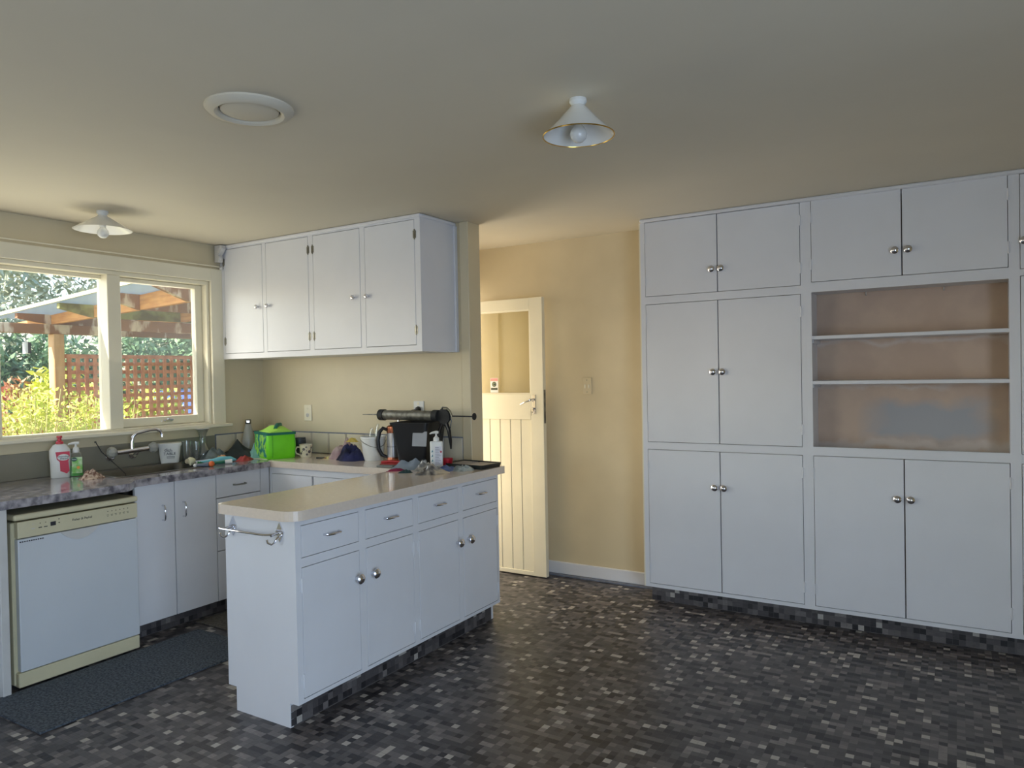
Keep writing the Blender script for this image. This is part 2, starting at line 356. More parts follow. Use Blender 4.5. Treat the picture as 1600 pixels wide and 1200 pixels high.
# curtain track and its scrolled bracket
tr = thing('curtain_track', 'thin cream curtain track along the wall above the window', 'curtain track', (.03, 2, 2.27))
T = Matrix.Translation((-.03, -2, -2.27))
q = MB(T); q.box(.022, .034, .3, 3.36, 2.268, 2.276, .002); q.build('rail', 'creamtrim', tr)
q = MB(T); q.sphere((.04, 3.36, 2.262), .014); q.build('rail_end', 'stile', tr, True)
br = thing('scrolled_bracket', 'white scalloped bracket in the corner above the curtain track end', 'bracket', (.02, 3.34, 2.30))
pf = [(0, 0), (.03, 0), (.036, .03), (.028, .05), (.045, .07), (.06, .095), (.055, .118), (0, .12)]
q = MB(); q.prism([(a*1.3, z) for a, z in pf], -.018, .018, axis='y'); q.sphere((.052, 0, .095), .024, (1, 1, 1)); q.sphere((.036, 0, .03), .018)
q.build('corbel', 'stile', br, True)
# eave of the house outside
ev = tag(MB().box(-.56, -.12, -1.6, 3.87, 2.46, 2.56).build('roof_eave', 'white'), kind='structure')

# ================================================================ CABINET HELPERS (local: x along the face, front at y=0, body to +y)
def knob_prof(s=1):
    s *= 1.3
    return KP(s)
def KP(s): return [(.006*s, 0), (.006*s, .010*s), (.010*s, .014*s), (.0155*s, .019*s), (.0155*s, .023*s), (.010*s, .029*s), (.003*s, .031*s)]
def knob(parent, x, z, s=1, star=False, y=0):
    T = Matrix.Translation((x, y, z)) @ Matrix.Rotation(R(90), 4, 'X')
    q = MB()
    if star:
        q.lathe([(.006, 0), (.006, .012)], T=T, n=10)
        for k in range(6):
            a = k*math.pi/3; q.sphere((.010*math.cos(a), .010*math.sin(a), .020), .0068, (1, 1, 1.1), T=T, u=8, v=6)
        q.lathe([(.010, .012), (.012, .018), (.009, .028), (.002, .030)], T=T, n=12)
    else: q.lathe(knob_prof(s), T=T, n=16)
    return q.build('knob', 'chrome', parent, True)
def hinge(parent, x, z, y=0, m='white'):
    q = MB(); q.lathe([(.0045, -.03), (.0045, .03)], c=(x, y-.0015, z), n=8); q.box(x-.012, x+.012, y-.002, y+.0, z-.022, z+.022, .0005)
    return q.build('hinge', m, parent, True)
def pull(parent, x, z, w=.09, y=0, m='chrome', vert=False):
    q = MB(); T = Matrix.Translation((x, y, z)) @ (Matrix.Rotation(R(90), 4, 'Y') if vert else Matrix())
    h = w/2
    q.tube([(-h, 0, 0), (-h, -.018, 0), (-h+.008, -.025, 0), (0, -.028, 0), (h-.008, -.025, 0), (h, -.018, 0), (h, 0, 0)], [.006, .0045, .0045, .0055, .0045, .0045, .006], T=T)
    return q.build('handle', m, parent, True)
def door(root, x0, x1, z0, z1, kx=None, kz=None, kind='knob', hside='L', m='white', name='door', s=1, hz=None, dark=False, g=.0028, th=.018, hm='white'):
    q = MB(); q.box(x0+g, x1-g, -.001, th, z0+g, z1-g, .0012); d = q.build(name, m, root)
    if kx is not None:
        if kind == 'knob': knob(d, kx, kz, s, y=-.001)
        elif kind == 'star': knob(d, kx, kz, 1, True, y=-.001)
        elif kind == 'pull': pull(d, kx, kz, y=-.001)
        elif kind == 'vpull': pull(d, kx, kz, y=-.001, vert=True, w=.085)
    if hside:
        hx = x0 if hside == 'L' else x1; hh = hz or ((z1-z0)*.16)
        hinge(d, hx, z0+hh, m=hm); hinge(d, hx, z1-hh, m=hm)
    return d
def carcass(root, x0, x1, z0, z1, dp, back='stile', y0=.02):
    q = MB(); q.box(x0, x0+.016, y0, dp, z0, z1); q.box(x1-.016, x1, y0, dp, z0, z1); q.box(x0+.016, x1-.016, y0, dp, z0, z0+.016); q.box(x0+.016, x1-.016, y0, dp, z1-.016, z1)
    c = q.build('carcass', 'white', root)
    q = MB(); q.box(x0+.016, x1-.016, dp-.008, dp, z0+.016, z1-.016); q.build('back_panel', back, root)
    return c
def frame(root, boxes, m='white', name='face_frame'):
    q = MB()
    for (x0, x1, z0, z1) in boxes: q.box(x0, x1, 0, .02, z0, z1)
    return q.build(name, m, root)
def kick(root, x0, x1, y, h, n0, side=None):
    q = MB(); q.box(x0, x1, y+.00105, y+.016, 0, h); k = q.build('toe_kick', 'vinylbase', root)
    nu = int((x1-x0)/PT); nvv = int(h/PT)
    tiled('mosaic_tiles', k, (x0, y+.001, .002), (1, 0, 0), (0, 0, 1), (0, -1, 0), nu, nvv, PT, n0)
    return k

# ---------------------------------------------------------------- tall built-in cupboards on the right
def tall(name, label, xa, xb, lay, seed, cz):
    r = thing(name, label, 'cupboard', (xa, YC, 0)); w = xb-xa
    carcass(r, 0, w, .10, H-.024, .28, 'board'); return r, w
X0, X1, X2, X3 = 2.827, 3.810, 4.780, 5.75
SW = .029
c1, w1 = tall('tall_cupboard', 'floor to ceiling white cupboard with three stacked pairs of doors beside the hall wall', X0, X1, None, 1, 0)
kx = 3.312-X0
frame(c1, [(0, .029, .10, H-.022), (w1-.028, w1, .10, H-.022), (.029, w1-.028, .10, .122), (.029, w1-.028, .975, 1.020), (.029, w1-.028, 1.888, 1.935), (.029, w1-.028, 2.404, H-.022)])
frame(c1, [(-.008, 0, .10, H-.022)], name='edge_strip', m='creamtrim')
for (z0, z1, kz) in ((.122, .975, .758), (1.020, 1.888, 1.456), (1.935, 2.404, 2.073)):
    door(c1, .029, kx, z0, z1, kx-.030, kz, hside='L', hz=.10); door(c1, kx, w1-.028, z0, z1, kx+.026, kz, hside='R', hz=.10)
kick(c1, .02, w1, .06, .10, 11)
c2 = thing('open_shelf_cupboard', 'white cupboard with open shelves over bare brown board between two pairs of doors', 'cupboard', (X1, YC, 0)); w2 = X2-X1
# upper and lower boxes plus the open bay
q = MB(); q.box(0, .016, .02, .28, .10, H-.024); q.box(w2-.016, w2, .02, .28, .10, H-.024)
for z in (.10, .985, 1.90, 2.385): q.box(.016, w2-.016, .02, .28, z, z+.016)
q.build('carcass', 'white', c2)
# bare back board, unpainted brown with a smeared grey patch and white paint runs at its edges
bm_ = bpy.data.materials.new('bare_board_with_grey_patch'); bm_.use_nodes = True; nt = bm_.node_tree; N = nt.nodes; L = nt.links
bb = N['Principled BSDF']; bb.inputs['Roughness'].default_value = .6
tc = N.new('ShaderNodeTexCoord'); sp = N.new('ShaderNodeSeparateXYZ'); nz = N.new('ShaderNodeTexNoise'); nz.inputs['Scale'].default_value = 6; nz.inputs['Detail'].default_value = 5
L.new(tc.outputs['Object'], nz.inputs[0])
mxv = N.new('ShaderNodeVectorMath'); mxv.operation = 'MULTIPLY_ADD'; mxv.inputs[1].default_value = (.16, .16, .16); L.new(nz.outputs['Color'], mxv.inputs[0]); L.new(tc.outputs['Object'], mxv.inputs[2])
L.new(mxv.outputs[0], sp.inputs[0])
def band(sock, a, b, soft):
    u = N.new('ShaderNodeMapRange'); u.inputs['From Min'].default_value = a-soft; u.inputs['From Max'].default_value = a+soft; L.new(sock, u.inputs[0])
    v = N.new('ShaderNodeMapRange'); v.inputs['From Min'].default_value = b+soft; v.inputs['From Max'].default_value = b-soft; L.new(sock, v.inputs[0])
    m_ = N.new('ShaderNodeMath'); m_.operation = 'MULTIPLY'; L.new(u.outputs[0], m_.inputs[0]); L.new(v.outputs[0], m_.inputs[1]); return m_.outputs[0]
o_ = .08
pa = band(sp.outputs[0], .32+o_, .84+o_, .07); pb = band(sp.outputs[2], 1.06+o_, 1.275+o_, .03)
pm = N.new('ShaderNodeMath'); pm.operation = 'MULTIPLY'; L.new(pa, pm.inputs[0]); L.new(pb, pm.inputs[1])
rp = N.new('ShaderNodeValToRGB'); rp.color_ramp.elements[0].color = (*srgb((196, 172, 152)), 1); rp.color_ramp.elements[1].color = (*srgb((206, 182, 160)), 1); rp.color_ramp.elements[0].position = .4; rp.color_ramp.elements[1].position = .62
L.new(nz.outputs[0], rp.inputs[0])
m1 = N.new('ShaderNodeMix'); m1.data_type = 'RGBA'; L.new(pm.outputs[0], m1.inputs[0]); L.new(rp.outputs[0], m1.inputs[6]); m1.inputs[7].default_value = (*srgb((172, 172, 174)), 1)
ee = None
for a, b in ((1.0+o_, 1.045+o_), (1.365+o_, 1.385+o_), (1.60+o_, 1.625+o_)):
    k = band(sp.outputs[2], a, b, .012)
    if ee is None: ee = k
    else:
        ad = N.new('ShaderNodeMath'); ad.operation = 'MAXIMUM'; L.new(ee, ad.inputs[0]); L.new(k, ad.inputs[1]); ee = ad.outputs[0]
sc_ = N.new('ShaderNodeMath'); sc_.operation = 'MULTIPLY'; sc_.inputs[1].default_value = .6; L.new(ee, sc_.inputs[0])
m2 = N.new('ShaderNodeMix'); m2.data_type = 'RGBA'; L.new(sc_.outputs[0], m2.inputs[0]); L.new(m1.outputs[2], m2.inputs[6]); m2.inputs[7].default_value = (*srgb((214, 206, 200)), 1)
L.new(m2.outputs[2], bb.inputs['Base Color'])
MB().box(.016, w2-.016, .262, .28, .116, H-.04).build('back_panel', bm_, c2, label='bare brown board with a smeared grey patch')
o1 = .028
frame(c2, [(0, o1, .10, H-.022), (w2-.024, w2, .10, H-.022), (o1, w2-.024, .10, .122), (o1, w2-.024, .975, 1.024), (o1, w2-.024, 1.893, 1.948), (o1, w2-.024, 2.410, H-.022)])
kx = 4.289-X1
for (z0, z1, kz) in ((.122, .975, .761), (1.948, 2.410, 2.083)):
    door(c2, o1, kx, z0, z1, kx-.032, kz, hside='L', hz=.10); door(c2, kx, w2-.024, z0, z1, kx+.030, kz, hside='R', hz=.10)
for z in (1.375, 1.628): MB().box(.017, w2-.017, .006, .262, z, z+.020, .002).build('shelf', 'white', c2)
for z in (1.355, 1.608):
    MB().box(.017, .032, .03, .26, z, z+.019).build('shelf_batten', 'white', c2)
for x in (4.092, 4.476):
    q = MB(); q.tube([(x-X1, .262, 1.90), (x-X1, .245, 1.898), (x-X1, .240, 1.884), (x-X1, .249, 1.878)], .003, 6); q.build('cup_hook', 'stile', c2, True)
kick(c2, 0, w2, .06, .10, 12)
c3, w3 = tall('corner_cupboard', 'white cupboard unit cut off by the right edge, right of the open shelves', X2, X3, None, 1, 0)
frame(c3, [(0, .022, .10, H-.022), (w3-.028, w3, .10, H-.022), (.022, w3-.028, .10, .122), (.022, w3-.028, .975, 1.020), (.022, w3-.028, 1.903, 1.935), (.022, w3-.028, 2.432-.022, H-.022)])
for (z0, z1, kz) in ((.122, .975, .758), (1.020, 1.903, 1.456), (1.935, 2.404, 2.073)):
    door(c3, .022, .48, z0, z1, .040 if z0 > 1.9 else .45, kz, hside=None); door(c3, .48, w3-.028, z0, z1, .52, kz, hside='R', hz=.10)
kick(c3, 0, w3, .06, .10, 13)

# ---------------------------------------------------------------- upper wall cupboard
YU = 3.377; ZU = 1.610; UX1 = 1.836
u = thing('wall_cupboard', 'white four door wall cupboard under the ceiling above the back counter', 'cupboard', (0.0, YU, ZU))
zb = -ZU
q = MB(); q.box(.02, UX1-.018, .02, YB-YU-.001, 0, .018); q.box(.004, .02, .02, YB-YU-.001, 0, H-ZU-.002); q.box(UX1-.018, UX1, .0, YB-YU-.001, .0, H-ZU-.002); q.box(.02, UX1-.018, YB-YU-.012, YB-YU-.001, .018, H-ZU-.002)
q.build('carcass', 'white', u)
hs = H-ZU-.002
A = [.046, .453, .488, .902, .944, 1.357, 1.396, 1.795]
frame(u, [(.004, A[0], 0, hs), (A[1], A[2], .038, hs-.028), (A[3], A[4], .038, hs-.028), (A[5], A[6], .038, hs-.028), (A[7], UX1-.018, 0, hs), (A[0], A[7], 0, .038), (A[0], A[7], hs-.028, hs)])
q = MB(); q.box(.004, UX1+.012, -.014, 0, hs-.020, hs, .005); q.box(UX1, UX1+.012, 0, YB-YU-.02, hs-.020, hs, .004); q.build('top_moulding', 'white', u)
q = MB(); q.box(UX1, UX1+.012, YB-YU-.03, YB-YU-.002, 0, hs-.02, .002); q.build('edge_strip', 'white', u)
for i, (kx_, hsd) in enumerate(((.403, 'L'), (.512, 'R'), (1.306, 'L'), (1.420, 'R'))):
    door(u, A[2*i], A[2*i+1], .038, hs-.028, kx_, 1.963-ZU, kind='star', hside=hsd, hz=.09, hm='steel')

# ---------------------------------------------------------------- window side base units (front at X=.60)
CT = .918; TH = .040; XF = .600
b1 = thing('sink_cabinet', 'white two door cabinet below the sink with chrome handles', 'cabinet', (XF, 2.335, 0), R(90))
wd = 2.862-2.335
carcass(b1, 0, wd, .085, .74, .56, y0=.019)
door(b1, 0, .245, .085, .876, .168, .70, kind='vpull', hside=None, th=.018); door(b1, .245, wd, .085, .876, .300, .70, kind='vpull', hside=None)
kick(b1, .0, wd, .06, .085, 21)
b2 = thing('drawer_cabinet', 'white drawer cabinet between the sink doors and the inner corner', 'cabinet', (XF, 2.862, 0), R(90))
carcass(b2, 0, .39, .085, .74, .56, y0=.019)
for (z0, z1) in ((.085, .395), (.395, .725), (.725, .876)):
    d = MB(); d.box(.0025, .335, -.001, .018, z0+.0025, z1-.0025, .001); d = d.build('drawer', 'white', b2); pull(d, .17, (z0+z1)/2-.005 if z1 > .8 else z1-.05, .085, y=-.001, m='steel')
MB().box(.338, .410, 0, .018, .085, .876).build('filler_panel', 'white', b2)
kick(b2, .0, .39, .06, .085, 22)
b3 = thing('side_cabinet', 'white cabinet left of the dishwasher, cut off by the left edge', 'cabinet', (.70, 1.02, 0), R(90))
carcass(b3, 0, .575, .02, CT-TH-.001, .66, y0=.02)
for (z0, z1) in ((.02, .385), (.42, .876)):
    MB().box(.002, .570, -.014, .018, z0, z1, .006, seg=2).build('door', 'white', b3)
MB().box(.002, .570, .004, .018, .388, .417).build('recessed_grip', 'ink', b3)
b4 = tag(MB().box(0.02, .745, 1.597, 1.632, 0, CT-TH-.001, .002).build('bench_end_panel', 'stile'), 'narrow off-white upright panel at the left side of the dishwasher', 'panel')

# ---------------------------------------------------------------- back base unit under the beige counter
b5 = thing('back_cabinet', 'low white cabinet under the beige counter against the back wall', 'cabinet', (.602, 3.275, 0))
carcass(b5, 0, 1.13, .085, CT-TH-.001, .45, y0=.019)
frame(b5, [(0, .02, .085, CT-TH-.001), (.02, 1.13, .835, CT-TH-.001), (.02, 1.13, .085, .12)])
for i in range(3):
    door(b5, .02+i*.39, .40+i*.37, .12, .835, hside=None)

# ---------------------------------------------------------------- countertops
def arc(cx, cy, r, a0, a1, n=6): return [(cx+r*math.cos(R(a0+(a1-a0)*k/n)), cy+r*math.sin(R(a0+(a1-a0)*k/n))) for k in range(n+1)]
ctop = thing('grey_marbled_worktop', 'grey marbled laminate worktop running under the kitchen window', 'worktop', (.3, 2, CT))
T = Matrix.Translation((-.3, -2, -CT))
SX0, SX1, SY0, SY1 = .115, .475, 2.33, 2.95   # sink hole
XL, XS = .755, .645
front = [(XL, .9), (XL, 2.20)] + [(XL-(XL-XS)*(.5-.5*math.cos(math.pi*k/8)), 2.20+.14*k/8) for k in range(1, 9)]
q = MB(T)
q.prism([(.003, .9)] + front + [(XS, SY0), (.003, SY0)], CT-TH, CT)
q.prism([(.003, SY0), (SX0, SY0), (SX0, SY1), (.003, SY1)], CT-TH, CT)
q.prism([(SX1, SY0), (XS, SY0), (XS, SY1), (SX1, SY1)], CT-TH, CT)
q.prism([(.003, SY1), (XS, SY1), (XS, 3.245), (.003, 3.245)], CT-TH, CT)
q.build('slab', 'marble', ctop)
q = MB(T); q.prism([(.003, 3.246), (XS-.03, 3.246), (XS-.03, 3.30), (.003, 3.30)], CT-TH, CT-.0003); q.build('corner_joint', 'marble', ctop)
# sink bowl
sk_ = thing('kitchen_sink', 'stainless steel inset sink under the tap', 'sink', (.3, 2.6, CT))
T = Matrix.Translation((-.3, -2.6, -CT))
def rr(x0, x1, y0, y1, r, z, n=5):
    p = arc(x1-r, y1-r, r, 0, 90, n)+arc(x0+r, y1-r, r, 90, 180, n)+arc(x0+r, y0+r, r, 180, 270, n)+arc(x1-r, y0+r, r, 270, 360, n)
    return [(a, b, z) for a, b in p]
q = MB(T)
q.loft([rr(SX0-.02, SX1+.02, SY0-.02, SY1+.02, .06, CT+.001), rr(SX0-.018, SX1+.018, SY0-.018, SY1+.018, .06, CT+.005), rr(SX0+.004, SX1-.004, SY0+.004, SY1-.004, .05, CT+.004),
        rr(SX0+.010, SX1-.010, SY0+.010, SY1-.010, .05, CT-.01), rr(SX0+.025, SX1-.025, SY0+.025, SY1-.025, .05, CT-.14), rr(SX0+.06, SX1-.06, SY0+.06, SY1-.06, .04, CT-.155)], cap=False)
vs = q.bm.verts[:]; q.bm.verts.ensure_lookup_table(); q.bm.faces.new(q.bm.verts[-24:])
q.build('bowl', mat('dull_sink_steel', (112, 110, 104), .38, 1, var=.06, scale=5), sk_, True)
q = MB(T); q.lathe([(.001, CT-.150), (.03, CT-.150), (.034, CT-.154)], c=(.3, 2.64, 0)); q.build('waste', 'chrome', sk_, True)

beige = thing('beige_worktop', 'glossy beige L shaped worktop on the back wall and peninsula', 'worktop', (1.9, 2.8, CT))
T = Matrix.Translation((-1.9, -2.8, -CT))
q = MB(T)
PX0, PX1, PY0, PY1 = 1.745, 2.235, 2.015, 3.640
poly = [(PX0+.03, PY0)] + arc(PX1-.07, PY0+.07, .07, -90, 0) + arc(PX1-.01, PY1-.01, .01, 0, 90, 2) + [(1.86, PY1), (1.86, YB-.016), (.616, YB-.016), (.616, 3.301), (.003, 3.301) if False else (.616, 3.255), (PX0, 3.255)] + arc(PX0+.03, PY0+.03, .03, 180, 270, 3)[:-1]
q.prism(poly, CT-TH, CT+.002)
q.prism([(.018, 3.302), (.616, 3.302), (.616, YB-.016), (.018, YB-.016)], CT-TH, CT+.0018)
q.build('slab', 'beige', beige)

# ---------------------------------------------------------------- peninsula unit
XI = 2.192; IY0 = 2.062; IY1 = 3.622
isl = thing('peninsula_cabinet', 'white peninsula cabinet with four drawers over four doors facing the room', 'cabinet', (XI, IY0, 0), R(90))
wI = IY1-IY0; dI = .445; zt = CT-TH-.001
for xe_ in (0, wI-.018):
    q = MB(); q.prism([(0, .105), (0, zt), (dI, zt), (dI, .105), (dI-.052, .105), (dI-.052, 0), (.052, 0), (.052, .105)], xe_, xe_+.018, axis='x'); q.build('end_panel', 'white', isl)
q = MB(); q.box(.018, wI-.018, .02, dI, .105, .12); q.box(.018, wI-.018, dI-.014, dI, .12, zt); q.box(.018, wI-.018, .02, dI-.014, zt-.014, zt); q.build('carcass', 'white', isl)
def L_(y): return y-IY0
D = [(2.093, 2.438), (2.481, 2.826), (2.868, 3.214), (3.257, 3.604)]
fb = [(.018, L_(D[0][0]), .105, zt), (L_(D[3][1]), wI-.018, .105, zt)]
for i in range(3): fb.append((L_(D[i][1]), L_(D[i+1][0]), .105, zt))
for a, b in D: fb += [(L_(a), L_(b), .105, .122), (L_(a), L_(b), .674, .712), (L_(a), L_(b), .850, zt)]
frame(isl, fb)
for i, (a, b) in enumerate(D):
    d = MB().box(L_(a)+.0025, L_(b)-.0025, -.001, .018, .7145, .8475, .001).build('drawer', 'white', isl)
    pull(d, L_((a+b)/2), .787, .085, y=-.001, m='chrome')
kn = [2.412, 2.517, 3.195, 3.298]
for i, (a, b) in enumerate(D):
    door(isl, L_(a), L_(b), .122, .674, L_(kn[i])+(-.012 if i % 2 == 0 else .012)*0, .550, s=1.15, hside='L' if i % 2 == 0 else 'R', hz=.075)
q = MB(); q.box(.018, wI-.02, .05205, .066, 0, .105); kk = q.build('toe_kick', 'vinylbase', isl)
tiled('mosaic_tiles', kk, (.004, .052, .004), (1, 0, 0), (0, 0, 1), (0, -1, 0), int((wI-.02)/PT), 3, PT, 31)
# towel rail with hooks on the end panel (end panel faces -Y)
tw = thing('towel_rail', 'chrome towel rail with a diamond plate and hook at each end', 'towel rail', (1.94, IY0, .82))
for sx in (-.135, .165):
    T = Matrix.Translation((sx, 0, 0))
    q = MB(); q.prism([(0, -.042), (.024, 0), (0, .042), (-.024, 0)], -.006, 0, T=T, axis='y'); q.tube([(sx, -.006, 0), (sx, -.05, -.006)], .006); pl_ = q.build('diamond_plate', 'chrome', tw, True)
    q = MB(); q.tube([(sx+.01, -.008, -.012), (sx+.012, -.03, -.020), (sx+.006, -.038, -.036), (sx-.004, -.045, -.044), (sx-.014, -.055, -.036), (sx-.016, -.058, -.022)], .0045); q.build('hook', 'chrome', tw, True)
q = MB(); q.tube([(-.165, -.05, -.004), (-.15, -.052, -.006), (.12, -.054, -.006), (.15, -.05, -.004), (.165, -.047, -.002)], .0045); q.build('rail', 'chrome', tw, True)

# ---------------------------------------------------------------- splashback and tiles
sb = tag(MB().box(.001, .008, .9, 3.298, CT+.001, 1.068, .001).build('splashback', 'splash'), 'plain grey metal splashback behind the sink and tap', 'splashback')
tb = thing('tile_upstand', 'row of cream tiles with blue grey joints above the back counter', 'tile row', (.9, YB, CT))
T = Matrix.Translation((-.9, -YB, -CT))
q = MB(T); q.box(.014, XE-.056, YB-.006, YB-.001, CT+.003, 1.074); q.box(.001, .006, 3.302, YB-.006, CT+.003, 1.074); q.build('grout_bed', 'grout', tb)
x = .020
while x < XE-.06:
    x2 = min(x+.155, XE-.062)
    if x2-x > .03: MB(T).box(x, x2, YB-.0125, YB-.006, CT+.006, 1.066, .0015).build('tile', 'tileglaze', tb)
    if x2 < XE-.08: MB(T).box(x2+.005, x2+.010, YB-.012, YB-.006, CT+.006, 1.066, .001).build('joint_strip', 'tileglaze', tb)
    x += .170
y = 3.308
while y < YB-.05:
    y2 = min(y+.155, YB-.016)
    if y2 < YB-.02: MB(T).box(.006, .012, y2+.005, y2+.010, CT+.006, 1.066, .001).build('joint_strip', 'tileglaze', tb)
    MB(T).box(.006, .0125, y, y2, CT+.006, 1.066, .0015).build('tile', 'tileglaze', tb); y += .170

# ================================================================ DISHWASHER
dw = thing('dishwasher', 'white dishwasher with cream control panel under the grey worktop', 'dishwasher', (.722, 1.665, 0), R(90))
w = .612
MB().box(.004, w-.004, .03, .60, .02, .80, .004).build('body', 'creamplastic', dw)
MB().box(.0, w, -.012, .56, .812, .842, .010, seg=3).build('top_cap', 'creamplastic', dw)
dd = MB().box(.018, w-.002, -.004, .03, .088, .722, .005, seg=2).build('door', 'appl', dw)
sc = [(.21+.19*k/14, .722-.050*math.sin(math.pi*k/14)**.8) for k in range(15)]
q = MB(); q.prism(sc, -.010, -.004, axis='y'); q.build('grip_recess_shade', 'stile', dd)  # darker raised lip standing in for the shade in the grip recess
cp = MB().box(.018, w-.002, -.006, .03, .726, .805, .004, seg=2).build('control_panel', 'creamplastic', dw)
FW = lambda x, z, y=-.0065: facing((x, y, z), (0, -1, 0))
text('lettering', 'Fisher & Paykel', .016, 'ink', cp, FW(.318, .772))
q = MB(); q.box(.165, .190, -.0075, -.006, .762, .782, .001); q.build('display', 'ink', cp)
for xx in (.085, .118, .143): q = MB(); q.lathe([(.0022, 0), (.0022, .0012)], T=FW(xx, .785), n=8); q.box(xx-.008, xx+.008, -.0068, -.006, .762, .766); q.build('button', 'stile' if xx < .1 else 'ink', cp)
for k in range(6):
    xx = .448+k*.0215; q = MB(); q.lathe([(.0024, 0), (.0024, .0014)], T=FW(xx, .785), n=8); q.build('button', 'ink', cp)
    q = MB(); q.box(xx-.006, xx+.006, -.0066, -.006, .766, .768); q.box(xx-.004, xx+.004, -.0066, -.006, .760, .762); q.build('button_marking', 'ink', cp)
for z in (.790, .772): q = MB(); q.lathe([(.003, 0), (.003, .0014)], T=FW(.205, z), n=6); q.build('button', 'ink', cp)
q = MB()
for k in range(11): q.box(.026+k*.010, .033+k*.010, -.0046, -.004, .706, .7115)
q.build('lettering', 'ink', dd)
MB().box(.010, w-.002, .0, .04, .014, .084, .004).build('kick_plate', 'creamplastic', dw)

# ================================================================ MATS
mt = MB(); mt.prism([(.775, 1.47), (1.27, 1.42), (1.285, 2.38), (1.285, 2.86), (.80, 2.86), (.68, 2.30)][:0] or [(.735, 1.505), (1.265, 1.505), (1.28, 2.62), (.735, 2.62)], .002, .010)
mt = tag(mt.build('floor_mat', 'fabricmat'), 'long dark grey felt mat on the floor before the dishwasher', 'mat')
mt.data.polygons[0].use_smooth = False
m2_ = tag(MB().box(.60, 1.0, 2.70, 3.15, .002, .010, .003).build('door_mat', 'brownmat'), 'small brown mat in the inner corner by the drawers', 'mat')

# ================================================================ CEILING FIXTURES
vt = thing('ceiling_vent', 'round white ceiling vent with a central disc', 'vent', (2.40, 1.715, H))
q = MB(); q.lathe([(.152, 0), (.152, -.006), (.140, -.018), (.118, -.022), (.108, -.016), (.104, -.002)], n=48, cap=False); q.build('ring', 'ceil', vt, True)
q = MB(); q.lathe([(.001, -.016), (.085, -.016), (.098, -.012), (.100, -.004)], n=48, cap=False); q.build('disc', 'ceil', vt, True)
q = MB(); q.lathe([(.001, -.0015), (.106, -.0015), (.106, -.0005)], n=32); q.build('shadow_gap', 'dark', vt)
def lamp(name, label, loc, rad, drop, rim, top):
    l = thing(name, label, 'ceiling light', loc)
    q = MB(); q.lathe([(.030, 0), (.031, -.010), (.024, -.020), (.018, -.026), (.018, -.05)], n=24); q.build('mount', 'whitepl', l, True)
    q = MB(); q.lathe([(top, -.022), (top+.008, -.030), (rad*.60, -.022-(drop-.022)*.55), (rad, -drop)], n=48, cap=False)
    q.lathe([(rad-.003, -drop), (rad*.60-.003, -.026-(drop-.022)*.55), (top+.003, -.034)], n=48, cap=False); s_ = q.build('shade', 'opal', l, True)
    if rim:
        T = Matrix.Translation((0, 0, -drop)); n = 48
        q = MB(); pts = [(rad*math.cos(2*math.pi*k/n), rad*math.sin(2*math.pi*k/n), -drop) for k in range(n+1)]; q.tube(pts, .0022, 6); q.build('rim', 'brass', s_, True)
    q = MB(); q.lathe([(.018, -.05), (.018, -.085), (.015, -.09)], n=16); q.build('bulb_holder', 'whitepl', l, True)
    q = MB(); q.lathe([(.013, -.088), (.016, -.094), (.026, -.108), (.030, -.122), (.027, -.137), (.015, -.149), (.002, -.152)], n=24); q.build('bulb', 'bulb', l, True)
lamp('ceiling_light', 'ceiling light with a brass rimmed glass cone in mid ceiling', (3.407, 2.297, H), .125, .128, True, .022)
lamp('ceiling_light', 'plain white cone ceiling light near the kitchen window', (.434, 2.293, H), .150, .105, False, .020)

# ================================================================ HALL DOOR
hd = thing('hall_door', 'cream half glazed boarded door standing open against the yellow hall wall', 'door', (1.30, 4.50, .010))
dW = .725; dT = .040
def db(x0, x1, z0, z1, b=.002, y0=0, y1=dT): return (x0, x1, y0, y1, z0, z1, b)
q = MB(); q.box(*db(0, .085, 0, 2.0)); q.box(*db(dW-.105, dW, 0, 2.0)); q.box(*db(.085, dW-.105, 1.125, 1.31)); q.box(*db(.085, dW-.105, 1.915, 2.0)); q.box(*db(.085, dW-.105, 0, .03))
q.build('frame', 'creamtrim', hd)
xx = .085; n = 6; bw = (dW-.105-.085)/n
for k in range(n): MB().box(xx+k*bw+.0018, xx+(k+1)*bw-.0018, .009, .028, .03, 1.125, .003).build('board', 'creamtrim', hd)
MB().box(.085, dW-.105, .016, .020, .03, 1.125).build('backing', 'dark', hd)
MB().box(.085, dW-.105, .018, .022, 1.31, 1.915).build('glass_pane', 'doorglass', hd)
q = MB(); q.box(.085, dW-.105, .006, .016, 1.31, 1.318, .001); q.box(.085, .093, .006, .016, 1.318, 1.907); q.box(dW-.113, dW-.105, .006, .016, 1.318, 1.907); q.box(.085, dW-.105, .006, .016, 1.907, 1.915, .001); q.build('glazing_bead', 'creamtrim', hd)
hp = MB().box(.635, .662, -.004, 0, 1.165, 1.305, .0015).build('handle_plate', 'chrome', hd)
q = MB(); q.tube([(.648, -.003, 1.270), (.648, -.04, 1.270), (.640, -.048, 1.268), (.60, -.052, 1.250), (.565, -.050, 1.235)], [.009, .008, .008, .007, .005]); q.build('lever', 'chrome', hp, True)
q = MB(); q.tube([(.645, -.004, 1.205), (.645, -.022, 1.205)], .008); q.lathe([(.010, -.002), (.012, 0), (.010, .002)], T=Matrix.Translation((.645, -.02, 1.19)) @ Matrix.Rotation(R(90), 4, 'X'), n=12); q.tube([(.642, -.022, 1.19), (.640, -.022, 1.155)], .0025, 6); q.build('key', 'chrome', hp, True)
MB().box(dW, dW+.0015, .008, .032, 1.10, 1.34).build('lock_edge_plate', 'alu', hd, label='worn bare metal lock plate on the door edge')
st = MB().box(.268, .336, .0165, .0178, 1.320, 1.428).build('sticker', 'whitepl', hd, label='small white window sticker with a dark round emblem')
